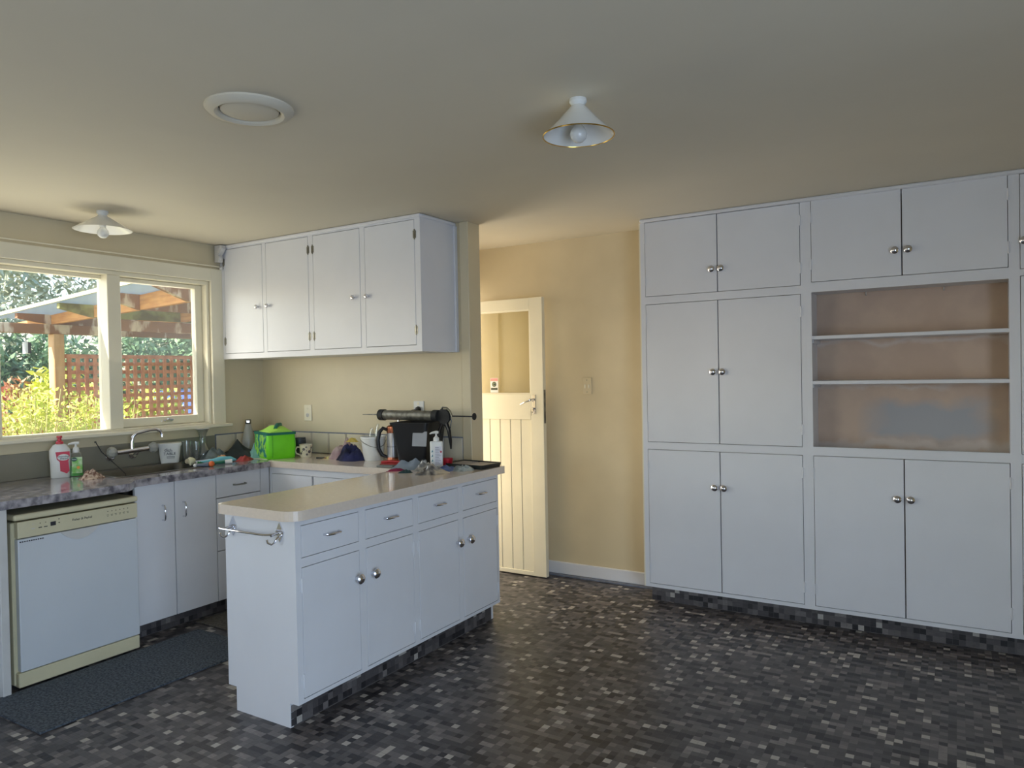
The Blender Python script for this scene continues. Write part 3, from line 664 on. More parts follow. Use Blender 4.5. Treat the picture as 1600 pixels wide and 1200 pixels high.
q = MB(); q.box(.270, .334, .0158, .0165, 1.406, 1.426); q.build('pink_band', mat('pink_print', (222, 150, 140), .6), st)
q = MB(); q.lathe([(.019, 0), (.019, .0006)], T=facing((.302, .0163, 1.382), (0, -1, 0)), n=20, ); q.build('emblem_ring', 'ink', st)
q = MB(); q.lathe([(.015, 0), (.015, .0006)], T=facing((.302, .0157, 1.382), (0, -1, 0)), n=20); q.build('emblem_field', mat('olive_print', (120, 130, 90), .6), st)
q = MB(); q.prism([(.291, 1.376), (.300, 1.386), (.312, 1.388), (.314, 1.378), (.306, 1.372), (.302, 1.380)], .0145, .0150, axis='y'); q.build('emblem', 'ink', st)
q = MB(); q.box(.273, .331, .0158, .0165, 1.340, 1.356); q.build('dark_band', mat('dark_green_print', (66, 70, 44), .6), st)

sw = thing('light_switch', 'cream two gang light switch on the yellow hall wall', 'light switch', (2.298, YH, 1.371))
MB().box(-.036, .036, -.009, 0, -.060, .060, .003).build('plate', 'hallwall', sw)
for xk in (-.014, .014): q = MB(); q.box(xk-.006, xk+.006, -.013, -.009, -.016, .012, .002); q.build('rocker', 'creamtrim', sw)
for zk in (-.042, .042): q = MB(); q.lathe([(.003, 0), (.003, .001)], T=facing((0, -.009, zk), (0, -1, 0)), n=8); q.build('screw', 'ink', sw)

# wall sockets
def socket(name, label, x, z, w, h, plug=False, vert=True):
    s_ = thing(name, label, 'socket', (x, YB, z))
    MB().box(-w/2, w/2, -.009, 0, -h/2, h/2, .003).build('plate', 'whitepl' if plug else 'creamtrim', s_)
    for zk, sz in (((h*.28), .010), ((-h*.14), .016)):
        q = MB(); q.lathe([(sz*.9, 0), (sz, .002), (sz*.7, .003)], T=facing((0, -.009, zk), (0, -1, 0)), n=14); q.build('switch' if zk > 0 else 'outlet', 'creamtrim' if zk > 0 else 'stile', s_, True)
    for a in (-.007, .007): q = MB(); q.box(a-.001, a+.001, -.0125, -.0118, -h*.14-.001, -h*.14+.007); q.build('outlet_slot', 'ink', s_)
    q = MB(); q.box(-.001, .001, -.0125, -.0118, -h*.14-.009, -h*.14-.003); q.build('outlet_slot', 'ink', s_)
    if plug:
        q = MB(); q.lathe([(.018, 0), (.020, .012), (.015, .026), (.006, .030)], T=facing((.006, -.012, -h*.22), (0, -1, 0)), n=14); q.tube([(.006, -.03, -h*.22), (-.03, -.04, -h*.3), (-.05, -.035, -h*.6)], .004, 6); q.build('plug', 'black', s_, True)
socket('wall_socket', 'white wall socket on the bare stretch of back wall above the floral mug', .484, 1.210, .075, .118)
socket('plugged_socket', 'white wall socket with a black plug behind the sealant gun', 1.515, 1.262, .085, .075, True)
socket('low_socket', 'low white socket partly hidden behind the lime green bag', .085, 1.092, .07, .045)

# ================================================================ TAP
tp = thing('wall_tap', 'chrome wall mounted mixer tap with faceted knobs over the sink', 'tap', (.008, 2.64, 1.03))
for yy in (-.10, .045):
    q = MB(); q.lathe([(.030, 0), (.027, .012), (.016, .022), (.012, .03)], T=Matrix.Translation((0, yy, -.035)) @ Matrix.Rotation(R(90), 4, 'Y'), n=20); q.tube([(.02, yy, -.035), (.055, yy, -.025), (.075, yy, -.004)], .010)
    q.build('wall_flange', 'chrome', tp, True)
q = MB(); q.tube([(.085, -.105, -.006), (.085, .10, .002)], .016, 12); q.build('body', 'chrome', tp, True)
q = MB(); q.tube([(.085, -.005, .0), (.085, -.005, .05), (.087, .0, .085), (.095, .02, .105), (.12, .09, .122), (.13, .13, .124), (.135, .155, .112), (.137, .165, .09), (.137, .166, .072)], [.013, .011, .010, .0095, .0095, .0095, .0095, .011, .012], 12); q.build('spout', 'chrome', tp, True)
for yy, tl in ((-.135, 0), (.135, .3)):
    T = Matrix.Translation((.085, yy, tl*.02)) @ Matrix.Rotation(R(90 if yy > 0 else -90), 4, 'X').inverted()
    q = MB(); q.lathe([(.015, -.026), (.028, -.018), (.036, 0), (.031, .016), (.015, .026)], T=T, n=8); q.build('knob', 'frost', tp, False, label='faceted pale knob')
ch = thing('plug_chain', 'thin dark plug chain hanging from the splashback into the sink', 'plug chain', (.012, 2.45, 1.095))
q = MB(); q.lathe([(.006, 0), (.004, .008)], T=Matrix.Rotation(R(90), 4, 'Y'), n=10); q.build('wall_stud', 'alu', ch, True)
pts = [(.004, .0, .0), (.03, .02, -.06), (.07, .05, -.11), (.12, .08, -.165), (.145, .10, -.20), (.17, .11, -.30)]
q = MB(); q.tube(pts, .0022, 5)
for a, b in zip(pts, pts[1:]):
    for k in range(5): p = Vector(a).lerp(Vector(b), k/5); q.sphere(p, .0036, u=6, v=4)
q.build('chain', 'ink', ch, True)
q = MB(); q.lathe([(.020, -.30), (.022, -.31), (.018, -.322)], c=(.17, .11, 0), n=14); q.build('plug', 'black', ch, True)

# ================================================================ COUNTER CLUTTER
Z0 = CT+.0005
def oval(mb, secs, n=20, p=2.6, T=None):
    out = []
    for (a, b, z) in secs:
        ring = []
        for k in range(n):
            t = 2*math.pi*k/n; c, s_ = math.cos(t), math.sin(t)
            ring.append((a*abs(c)**(2/p)*(1 if c >= 0 else -1), b*abs(s_)**(2/p)*(1 if s_ >= 0 else -1), z))
        out.append(ring)
    return mb.loft(out, T=T)
CANG = math.atan2(-2.3, 4.3)   # direction from window counter towards the camera
def faceang(x, y): return math.atan2(CAM.y-y, CAM.x-x)+math.pi/2   # rz such that local -y faces the camera
# washing up liquid
ds = thing('dish_soap_bottle', 'white washing up liquid bottle with red cap and red label', 'bottle', (.125, 2.185, Z0), faceang(.125, 2.185)+.15)
q = MB(); oval(q, [(.046, .026, 0), (.049, .029, .01), (.050, .030, .09), (.053, .031, .11), (.053, .031, .158), (.034, .026, .188), (.018, .017, .194)]); q.build('bottle', 'whitepl', ds, True)
q = MB(); q.lathe([(.020, .194), (.019, .206), (.011, .212), (.010, .228), (.015, .229), (.014, .240)], n=16); q.build('cap', mat('red_cap', (206, 62, 74), .4), ds, True)
q = MB(); q.prism([(-.026, .150), (.044, .150), (.044, .12), (.036, .095), (.041, .04), (.028, .024), (-.004, .040), (-.006, .092), (-.020, .108)], -.0335, -.030, axis='y'); lb = q.build('label_panel', mat('red_label', (206, 54, 76), .45), ds)
q = MB(); q.lathe([(.030, 0), (.029, .001)], T=facing((.012, -.034, .118), (0, -1, 0)) @ Matrix.Scale(.62, 4, (0, 1, 0)), n=20); q.build('label_badge', 'whitepl', lb)
text('lettering', 'morning', .016, 'ink', lb, facing((.012, -.0362, .124), (0, -1, 0))); text('lettering', 'FRESH', .014, 'ink', lb, facing((.014, -.0362, .110), (0, -1, 0)))
# hand wash
hw = thing('hand_wash_bottle', 'clear hand wash pump bottle with green soap and white pump', 'bottle', (.150, 2.262, Z0), faceang(.15, 2.262))
q = MB(); oval(q, [(.034, .022, 0), (.036, .024, .01), (.036, .024, .11), (.026, .020, .135), (.012, .012, .142)]); q.build('bottle', 'clear', hw, True)
q = MB(); oval(q, [(.032, .020, .003), (.0335, .0215, .01), (.0335, .0215, .062)]); q.build('green_soap', mat('green_soap', (80, 190, 70), .2, var=.1), hw, True)
q = MB(); q.box(-.022, .030, -.0262, -.0245, .020, .112, .001); lb = q.build('label_panel', mat('pale_green_label', (196, 220, 170), .5, c2=(120, 190, 80), scale=30), hw)
q = MB(); q.lathe([(.015, 0), (.015, .001)], T=facing((-.010, -.0262, .100), (0, -1, 0)) @ Matrix.Scale(.8, 4, (0, 1, 0)), n=18); q.build('badge', mat('dark_green_badge', (30, 84, 60), .5), lb)
text('lettering', 'Dettol', .009, 'whitepl', lb, facing((-.010, -.0276, .100), (0, -1, 0)))
q = MB(); q.lathe([(.009, 0), (.009, .001)], T=facing((.010, -.0262, .052), (0, -1, 0)), n=14); q.build('orange_dot', mat('orange_print', (240, 160, 60), .5), lb)
q = MB(); q.lathe([(.017, .138), (.018, .150), (.014, .166), (.006, .172), (.005, .190)], n=16); q.tube([(.016, 0, .192), (-.008, 0, .193), (-.032, -.004, .190), (-.038, -.005, .184)], [.009, .008, .005, .004], 8); q.build('pump', 'whitepl', hw, True)

def cloth(name, label, cat, x, y, rx, ry, h, m, seed, rz=0, z=None, rough=.35, lip=.0, group=None):
    o = thing_mesh = None
    q = MB(); nR, nS = 16, 44; rings = []
    for i in range(nR+1):
        t = i/nR; ring = []
        for k in range(nS):
            a = 2*math.pi*k/nS; ex = 1+.28*noise.noise((math.cos(a)*1.7+seed, math.sin(a)*1.7, seed*3.1))
            X = rx*t*ex*math.cos(a); Y = ry*t*ex*math.sin(a)
            base = h*max(0, (1-t**1.7))
            f = noise.noise((X/rx*2.2+seed, Y/ry*2.2, seed)); f2 = 1-abs(noise.noise((X/rx*4+seed*2, Y/ry*4, seed*5)))*2
            zz = base*(.65+.7*f+.35*rough*f2) + h*.18*rough*f2*(1-t)
            zz = max(zz, .003+lip*(1-t)) if i < nR else .0
            ring.append(q.bm.verts.new((X, Y, zz)))
        rings.append(ring)
    for a, b in zip(rings, rings[1:]):
        for k in range(nS):
            try: q.bm.faces.new((a[k], a[(k+1) % nS], b[(k+1) % nS], b[k]))
            except ValueError: pass
    q.bm.faces.new(list(reversed(rings[-1])))
    bmesh.ops.remove_doubles(q.bm, verts=q.bm.verts, dist=1e-5)
    o = q.build(name, m, None, True); o.location = (x, y, Z0 if z is None else z); o.rotation_euler = (0, 0, rz)
    return tag(o, label, cat, group)
cloth('dish_cloth', 'crumpled beige patterned cloth at the left end of the sink', 'cloth', .345, 2.245, .055, .065, .062, mat('beige_speckled_cloth', (206, 184, 164), .9, scale=60, c2=(120, 84, 70), mixr=(.42, .58), bump=.5), 3)

# white tub
tub = thing('white_tub', 'white plastic tub with handwriting standing behind the sink', 'tub', (.070, 2.905, Z0), faceang(.1, 2.9))
q = MB(); q.loft([rr(-.052, .052, -.038, .038, .02, 0), rr(-.056, .056, -.040, .040, .02, .01), rr(-.068, .068, -.048, .048, .022, .118)]); q.build('body', 'whitepl', tub, True)
q = MB(); q.loft([rr(-.073, .073, -.052, .052, .024, .116), rr(-.074, .074, -.053, .053, .024, .130), rr(-.070, .070, -.050, .050, .022, .134)]); q.build('lid', 'whitepl', tub, True)
TT = facing((-.008, -.0475, .088), (0, -1, .08)) @ Matrix.Rotation(R(-6), 4, 'Z')
text('lettering', 'dish', .030, 'ink', tub, TT); text('lettering', 'TABLE', .026, 'ink', tub, facing((.0, -.0465, .064), (0, -1, .08)))
q = MB()
for k, zk in enumerate((.044, .036)): q.box(-.018, .030, -.0465+.0007*k, -.044, zk, zk+.0025)
q.build('pen_line', 'ink', tub)

# glasses
def tumbler(name, label, x, y, r, h, m='clear'):
    g_ = thing(name, label, 'glass', (x, y, Z0))
    q = MB(); q.lathe([(r*.8, 0), (r*.85, .004), (r, h), (r-.0025, h), (r*.82, .008), (.001, .008)], n=24); q.build('vessel', m, g_, True); return g_
tumbler('glass_tumbler', 'tall clear glass tumbler right beside the white tub', .075, 3.028, .034, .135)
tumbler('glass_tumbler', 'clear glass tumbler nearest the glass carafe', .075, 3.10, .034, .125)
cr = thing('glass_carafe', 'clear glass carafe with a wide rim and round base below the window corner', 'carafe', (.068, 3.155, Z0))
q = MB(); q.lathe([(.035, 0), (.046, .006), (.050, .03), (.044, .06), (.026, .085), (.021, .115), (.021, .15), (.028, .18), (.043, .205), (.046, .208), (.040, .207), (.019, .15), (.019, .115), (.042, .06), (.047, .03), (.001, .008)], n=28); q.build('vessel', 'clear', cr, True)
q = MB(); q.lathe([(.045, .207), (.047, .2095), (.045, .212), (.040, .209)], n=28); q.build('rim', 'whitepl', cr, True)
wb = thing('frosted_water_bottle', 'frosted flared water bottle with square steel cap in the corner', 'bottle', (.115, 3.50, Z0))
q = MB(); q.lathe([(.044, 0), (.046, .01), (.044, .10), (.030, .175), (.020, .215), (.018, .222)], n=24); q.build('bottle', 'frost', wb, True)
q = MB(); q.lathe([(.020, .220), (.022, .224), (.022, .248), (.019, .252), (.001, .252)], n=20); q.build('cap', 'steel', wb, True)
q = MB(); q.box(-.010, .010, -.024, -.020, .228, .246, .002, T=Matrix.Rotation(faceang(.1, 3.5), 4, 'Z')); q.build('cap_emblem', 'chrome', wb)

# cloth pile by the corner
cloth('grey_towel', 'heap of crumpled blue grey cloth behind the dish brushes', 'cloth', .125, 3.20, .085, .11, .095, mat('blue_grey_cloth', (126, 138, 140), .9, scale=14, c2=(84, 96, 100), bump=.4), 11, .3)
q = MB()
A3 = [(.05, 3.30, 0), (.20, 3.21, 0), (.37, 3.33, 0), (.32, 3.46, 0), (.12, 3.45, 0)]
top = (.17, 3.36, .125)
def folded(name, label, m, base, apex, mid=.05):
    q = MB(); N_ = 10
    bs = [Vector(p) for p in base]; ap = Vector(apex); pts = []
    n = len(bs)
    rings = []
    for i in range(N_+1):
        t = i/N_; ring = []
        for k in range(n*6):
            a = bs[(k//6) % n]; b = bs[(k//6+1) % n]; p = a.lerp(b, (k % 6)/6)
            c = p.lerp(ap, t); w_ = .018*noise.noise((c.x*22, c.y*22, t*2))*(1-abs(2*t-1)); c.z = max(0, c.z*(1-.25*math.sin(math.pi*t)) + w_)
            ring.append(c)
        rings.append(ring)
    q.loft(rings)
    cx = sum(p.x for p in bs)/n; cy = sum(p.y for p in bs)/n
    for v in q.bm.verts: v.co.x -= cx; v.co.y -= cy
    o = q.build(name, m, None, True); o.location = (cx, cy, Z0); return o
o = folded('dark_cloth', '', mat('black_green_cloth', (44, 52, 52), .85, scale=10, bump=.3), A3, top); tag(o, 'black cloth folded to a peak left of the lime green bag', 'cloth')
o = folded('teal_cloth', '', mat('pale_teal_cloth', (126, 178, 170), .85, scale=10, bump=.3), [(.26, 3.36, 0), (.40, 3.30, 0), (.42, 3.36, 0), (.33, 3.42, 0)], (.30, 3.40, .10)); tag(o, 'small pale teal cloth squeezed between black cloth and green bag', 'cloth')
cloth('red_cloth', 'crumpled red cloth at the foot of the green bag', 'cloth', .42, 3.225, .05, .095, .034, mat('dull_red_cloth', (170, 66, 62), .9, scale=20, bump=.4), 21, .6)
cloth('orange_cloth', 'orange cloth pad between the dark cloth and the blue scrubber', 'cloth', .27, 3.155, .045, .085, .045, mat('orange_sponge_cloth', (232, 154, 96), .9, scale=20, c2=(214, 176, 140), bump=.3), 31, .9)
# dish brushes and tubes lying on the bench
bb_ = thing('dish_brush', 'green handled dish brush with a white bristle head', 'brush', (.345, 2.885, Z0), 0)
q = MB(); q.tube([(0, .03, .014), (.02, .08, .012), (.045, .14, .010), (.07, .19, .010)], [.007, .006, .007, .008]); q.build('handle', mat('green_plastic', (36, 128, 66), .4), bb_, True)
q = MB(); q.lathe([(.026, 0), (.027, .012), (.018, .030), (.009, .038)], T=Matrix.Translation((-.012, -.02, .024)) @ Matrix.Rotation(R(-75), 4, 'X') @ Matrix.Rotation(R(20), 4, 'Y'), n=18); q.build('bristle_head', mat('cream_bristle', (226, 222, 186), .8, bump=.8, bscale=200), bb_, True)
sc_ = thing('blue_scrubber', 'light blue tube shaped handle lying at the worktop front', 'brush', (.40, 3.03, Z0), 0)
q = MB(); q.tube([(-.05, -.10, .014), (-.02, -.03, .018), (.0, .02, .021), (.02, .08, .020), (.03, .115, .012)], [.006, .012, .021, .018, .005], 12); q.build('body', mat('sky_blue_plastic', (120, 200, 214), .35), sc_, True)
q = MB(); q.tube([(-.06, -.12, .012), (-.05, -.10, .014)], [.008, .0075]); q.build('neck', 'whitepl', sc_, True)
o2 = thing('orange_ended_brush', 'dark handled brush with round orange end at the worktop edge', 'brush', (.525, 2.875, Z0), 0)
q = MB(); q.tube([(-.06, -.05, .012), (-.03, -.02, .013), (-.006, 0, .015)], [.008, .012, .016], 12); q.build('handle', mat('slate_plastic', (86, 96, 110), .4), o2, True)
q = MB(); q.sphere((.006, .010, .018), .0185); q.build('orange_end', mat('orange_plastic', (228, 110, 50), .4), o2, True)
q = MB(); q.sphere((-.066, -.055, .012), .012); q.build('white_tip', 'whitepl', o2, True)
o3 = thing('green_scrubber', 'green and white bottle brush beside the blue handle', 'brush', (.46, 2.96, Z0), 0)
q = MB(); q.tube([(-.06, -.02, .010), (0, .02, .012), (.03, .055, .014)], [.006, .010, .012]); q.build('handle', mat('deep_green_plastic', (30, 108, 84), .4), o3, True)
q = MB(); q.tube([(.03, .055, .014), (.055, .09, .016)], [.014, .015], 10); q.build('white_end', 'whitepl', o3, True)
o4 = thing('white_scrubber', 'white and lilac scrubbing brush lying behind the green brush', 'brush', (.32, 3.02, Z0), 0)
q = MB(); q.tube([(-.04, -.08, .012), (0, 0, .014), (.05, .07, .012)], [.008, .010, .008]); q.build('handle', mat('lilac_plastic', (200, 204, 224), .4), o4, True)
q = MB(); q.box(-.075, -.03, -.13, -.075, .004, .034, .008); q.build('head', mat('buff_bristle', (200, 190, 160), .9, bump=.8), o4)
cloth('dark_scourer', 'small black green scourer between the tub and the brushes', 'scourer', .20, 2.955, .045, .05, .034, mat('dark_scourer', (40, 48, 42), .95, scale=60, c2=(70, 78, 66), bump=.8), 41)

# cooler bag
cb = thing('cooler_bag', 'lime green insulated lunch bag with dark teal trim', 'bag', (.582, 3.282, Z0), R(68))
bw_, bd, bh = .192, .28, .176
q = MB(); q.loft([[(a, b, z) for a, b, z in rr(0+i_, bw_-i_, 0+i_, bd-i_, .02, z)] for z, i_ in ((0, .006), (.01, 0), (bh*.5, -.004), (bh-.01, 0), (bh, .004))]); q.build('body', 'lime', cb, True)
q = MB(); q.box(-.004, .006, .03, bd-.03, .012, bh-.012, .004); q.build('side_pocket', 'teal', cb)
q = MB(); q.loft([rr(-.006, bw_+.006, -.006, bd+.006, .022, bh-.012), rr(-.007, bw_+.007, -.007, bd+.007, .022, bh+.004), rr(.004, bw_-.004, .004, bd-.004, .02, bh+.006)]); q.build('trim', 'tealtrim', cb, True)
q = MB()
secs = []
for k in range(11):
    t = k/10; yy = bd*t; zz = bh+.006+.045*math.sin(math.pi*t)**.7*(1-.4*t) + .02*(1-t)
    secs.append([(.004, yy, bh+.002), (bw_*.35, yy, zz*.98), (bw_*.7, yy, zz-.012), (bw_-.006, yy, bh+.003), (bw_*.5, yy, bh)])
q.loft(secs); q.build('lid', 'limelite', cb, True)
q = MB(); q.tube([(.06, .02, bh+.03), (.09, .07, bh+.050), (.13, .13, bh+.048), (.15, .2, bh+.02)], [.012, .016, .016, .010], 8); q.build('carry_strap', 'tealtrim', cb, True)
q = MB(); q.tube([(.03, -.003, .012), (.030, -.007, bh*.5), (.03, -.003, bh-.012)], .0025, 6); q.tube([(bw_-.01, -.003, .012), (bw_-.01, -.004, bh-.012)], .0025, 6); q.build('piping', mat('green_piping', (90, 190, 20), .5), cb, True)

dtn = thing('dark_tin', 'round dark grey tin behind the floral mug', 'tin', (.475, 3.655, Z0))
q = MB(); q.lathe([(.045, 0), (.047, .01), (.047, .105), (.044, .108), (.044, .118), (.001, .12)], n=24); q.build('tin', mat('dark_grey_tin', (70, 74, 80), .4, .3), dtn, True)
mg = thing('floral_mug', 'cream mug painted with dark flowers right of the green bag', 'mug', (.690, 3.515, Z0), faceang(.69, 3.515))
q = MB(); q.lathe([(.034, 0), (.038, .006), (.040, .05), (.043, .088), (.040, .090), (.036, .05), (.033, .010), (.001, .009)], n=28); q.build('cup', mat('cream_china', (224, 216, 190), .2), mg, True)
q = MB(); q.tube([(-.036, 0, .070), (-.058, 0, .072), (-.070, 0, .050), (-.062, 0, .028), (-.038, 0, .018)], .0055, 8); q.build('handle', mat('cream_china_handle', (220, 212, 186), .2), mg, True)
pet = mat('dark_flower_print', (52, 46, 66), .5); grn = mat('leaf_print', (84, 96, 66), .5)
for (a, z, s_) in ((-20, .058, 1), (35, .040, 1.1), (-50, .030, .9), (10, .022, .8), (60, .066, .8), (5, .072, .7)):
    q = MB(); T = Matrix.Rotation(R(a), 4, 'Z') @ facing((0, -.0405-.0, z), (0, -1, 0))
    for k in range(5): q.lathe([(.0042*s_, 0), (.0036*s_, .0018)], c=(.0058*s_*math.cos(k*1.257), .0058*s_*math.sin(k*1.257), 0), T=T, n=8)
    q.build('flower_motif', pet, mg)
for (a, z) in ((5, .048), (-35, .044), (50, .052)):
    q = MB(); T = Matrix.Rotation(R(a), 4, 'Z') @ facing((0, -.0405, z), (0, -1, 0)); q.lathe([(.006, 0), (.005, .0018)], T=T @ Matrix.Scale(.4, 4, (1, 0, 0)), n=8); q.build('leaf_motif', grn, mg)

# clothes bundle
cloth('yellow_glove', 'pale yellow cloth spilling left from the clothes bundle', 'cloth', .93, 3.52, .075, .05, .018, mat('pale_yellow_cloth', (214, 204, 140), .8), 51, .2)
cloth('purple_top', 'mauve grey crumpled garment in the bundle beside the white bucket', 'garment', 1.02, 3.56, .125, .085, .130, mat('mauve_cloth', (140, 112, 118), .9, scale=8, c2=(176, 156, 150), bump=.4), 52, .15)
cloth('navy_top', 'navy blue garment piled against the white bucket', 'garment', 1.125, 3.50, .105, .075, .125, mat('navy_cloth', (36, 40, 84), .9, scale=10, c2=(22, 24, 44), bump=.4), 55, .1)
cloth('yellow_cloth', 'small mustard cloth on top of the clothes bundle', 'cloth', 1.085, 3.555, .05, .03, .030, mat('mustard_cloth', (190, 168, 84), .9), 53, .1, z=Z0+.115)
mk = thing('black_marker', 'thin black marker lying left of the clothes bundle', 'marker', (.87, 3.47, Z0))
q = MB(); q.tube([(-.03, 0, .006), (.03, .015, .006)], .006); q.build('barrel', 'black', mk, True); q = MB(); q.tube([(.03, .015, .006), (.042, .018, .006)], .0045); q.build('tip', mat('dark_red_tip', (120, 40, 40), .5), mk, True)

# white bucket
bk = thing('white_bucket', 'small white plastic bucket with a wire handle', 'bucket', (1.265, 3.565, Z0), faceang(1.26, 3.56))
q = MB(); q.lathe([(.062, 0), (.064, .004), (.078, .142), (.083, .144), (.083, .156), (.079, .158), (.075, .14), (.060, .006), (.001, .006)], n=32); q.build('pail', 'whitepl', bk, True)
q = MB(); q.tube([(-.083, 0, .135), (-.06, -.058, .118), (-.02, -.080, .098), (.03, -.079, .086), (.065, -.05, .10), (.083, 0, .13)], .002, 6); q.build('handle', 'steel', bk, True)
cg = thing('clear_bottle_bundle', 'clear plastic bottles sticking out of the white bucket', 'bottles', (1.265, 3.575, Z0+.01))
for (a, b, h_) in ((-.02, 0, .20), (.025, .01, .225), (0, .03, .19)):
    q = MB(); q.lathe([(.018, 0), (.020, h_*.75), (.010, h_*.9), (.010, h_), (.001, h_)], c=(a, b, 0), n=14); q.build('bottle', 'clear', cg, True)
rd = thing('metal_tube', 'slim shiny metal tube leaning against the wall behind the bucket', 'tube', (1.30, 3.66, Z0))
q = MB(); q.tube([(.02, 0, .0), (.075, .045, .285)], .007, 10); q.build('tube', 'chrome', rd, True)
gb = thing('spray_can', 'white bottle with a yellow label behind the white bucket', 'bottle', (1.325, 3.665, Z0))
q = MB(); q.lathe([(.024, 0), (.024, .12), (.014, .138), (.014, .15), (.001, .15)], n=18); q.build('bottle', 'whitepl', gb, True)
q = MB(); q.lathe([(.0246, .04), (.0246, .10)], n=18, cap=False); q.build('label_wrap', mat('yellow_label', (196, 186, 96), .5, c2=(120, 116, 60), scale=40), gb, True)

# kettle
kt = thing('coffee_plunger', 'steel and copper coffee plunger with large black handle', 'coffee plunger', (1.438, 3.56, Z0), faceang(1.44, 3.56))
q = MB(); q.lathe([(.038, .028), (.038, .19)], n=24); q.build('body', 'steelflask', kt, True)
q = MB(); q.lathe([(.040, 0), (.041, .004), (.041, .03)], n=24); q.build('copper_base', 'copper', kt, True)
q = MB(); q.lathe([(.0385, .185), (.040, .19), (.039, .225), (.030, .232), (.006, .236), (.006, .245), (.001, .246)], n=24); q.build('copper_lid', 'copper', kt, True)
q = MB(); q.lathe([(.0387, .096), (.0387, .099)], n=24); q.build('seam_ring', 'ink', kt, True)
q = MB(); q.tube([(-.036, 0, .205), (-.062, 0, .216), (-.086, 0, .190), (-.096, 0, .140), (-.092, 0, .085), (-.072, 0, .045), (-.040, 0, .030)], [.011, .012, .013, .014, .013, .012, .010], 10); q.build('handle', 'black', kt, True)

# black tapered bin
bn = thing('black_bucket', 'large black square tapered bucket carrying the sealant gun', 'bucket', (1.665, 3.545, Z0), R(8))
q = MB(); q.loft([rr(-.095, .095, -.10, .10, .02, 0), rr(-.126, .126, -.128, .128, .025, .245), rr(-.136, .136, -.14, .14, .028, .246), rr(-.138, .138, -.142, .142, .028, .262), rr(-.130, .130, -.130, .130, .025, .262), rr(-.124, .124, -.124, .124, .025, .24), rr(-.090, .090, -.095, .095, .02, .006)]); q.build('pail', 'black', bn, True)
q = MB(); q.box(-.003, .097, -.004, .0, -.045, .045, .003, T=Matrix.Translation((.030, -.124, .165)) @ Matrix.Rotation(R(-8), 4, 'X')); q.build('sticker', mat('grey_plate', (150, 152, 156), .5), bn, label='plain grey rectangular plate')
# sealant gun
GZ = Z0+.262+.0375
gn = thing('sealant_gun', 'grey barrelled sealant gun with black handle lying across the black bucket', 'sealant gun', (1.60, 3.545, GZ), R(-1))
def gx(x): return x-1.60
q = MB(); q.tube([(gx(1.375), 0, 0), (gx(1.79), 0, 0)], .031, 20); q.build('barrel', 'alu', gn, True)
q = MB(); q.tube([(gx(1.345), 0, 0), (gx(1.385), 0, 0)], .036, 16); q.build('front_cap', 'blackmatte', gn, True)
q = MB(); q.tube([(gx(1.785), 0, 0), (gx(1.825), 0, 0)], .036, 16); q.build('rear_cap', 'blackmatte', gn, True)
q = MB(); q.tube([(gx(1.345), 0, .002), (gx(1.19), 0, .0)], [.005, .002], 8); q.build('nozzle', 'alu', gn, True)
q = MB(); q.tube([(gx(1.90), 0, .0), (gx(2.085), 0, .0)], .004, 8); q.build('push_rod', 'blackmatte', gn, True)
q = MB(); q.lathe([(.004, 0), (.010, .006), (.021, .010), (.021, .014), (.001, .015)], T=Matrix.Translation((gx(2.078), 0, 0)) @ Matrix.Rotation(R(90), 4, 'Y'), n=18); q.build('rod_disc', 'blackmatte', gn, True)
hx = gx(1.825)
q = MB(); q.prism([(hx, -.03), (hx, .025), (hx+.02, .042), (hx+.055, .040), (hx+.080, .02), (hx+.085, -.02), (hx+.06, -.05), (hx+.03, -.06)], -.008, .008, axis='y'); q.build('yoke', 'blackmatte', gn)
q = MB(); q.tube([(hx+.01, 0, .03), (hx+.03, 0, .052), (hx+.06, 0, .050), (hx+.085, 0, .03), (hx+.10, 0, -.005)], .006, 8); q.tube([(hx+.015, .01, -.02), (hx+.05, .012, .0), (hx+.08, .01, .012)], .006, 8); q.build('release_lever', 'steel', gn, True)
q = MB(); q.tube([(hx+.025, 0, -.045), (hx+.005, 0, -.09), (hx-.005, 0, -.14), (hx-.010, 0, -.175)], [.013, .010, .009, .006], 8); q.build('trigger', 'black', gn, True)
q = MB(); q.tube([(hx+.055, 0, -.045), (hx+.075, 0, -.09), (hx+.085, 0, -.15), (hx+.088, 0, -.20)], [.014, .012, .010, .005], 8); q.tube([(hx+.085, 0, .0), (hx+.095, 0, -.03), (hx+.085, 0, -.075)], .003, 6); q.build('handle', 'black', gn, True)

# pump bottle
pb_ = thing('sanitiser_bottle', 'tall white pump bottle with printed label standing among the cloths', 'bottle', (1.905, 3.405, Z0), faceang(1.9, 3.4))
q = MB(); q.loft([rr(-.037, .037, -.022, .022, .012, z) for z in (0, .003)] + [rr(-.038, .038, -.023, .023, .012, .15), rr(-.036, .036, -.021, .021, .012, .158), rr(-.012, .012, -.012, .012, .011, .162)]); q.build('bottle', 'whitepl', pb_, True)
q = MB(); q.lathe([(.0165, .160), (.0175, .164), (.0165, .180), (.009, .186), (.005, .192), (.0045, .208)], n=18); q.tube([(.014, 0, .210), (.0, 0, .212), (-.025, -.003, .209), (-.038, -.005, .203)], [.008, .009, .006, .004], 8); q.build('pump', 'whitepl', pb_, True)
lb = MB().box(-.010, .033, -.0245, -.0228, .02, .13, .0005).build('label_panel', mat('label_white', (222, 220, 226), .5), pb_)
q = MB()
for k in range(11): q.box(-.007, .018+.010*((k*7) % 3)/2-.004, -.0252, -.0245, .122-k*.0095, .1235-k*.0095)
q.build('lettering', 'ink', lb)
q = MB(); q.lathe([(.006, 0), (.006, .0012)], T=facing((.026, -.0245, .098), (0, -1, 0)), n=12); q.build('red_dot', mat('red_print', (190, 70, 84), .5), lb)
q = MB()
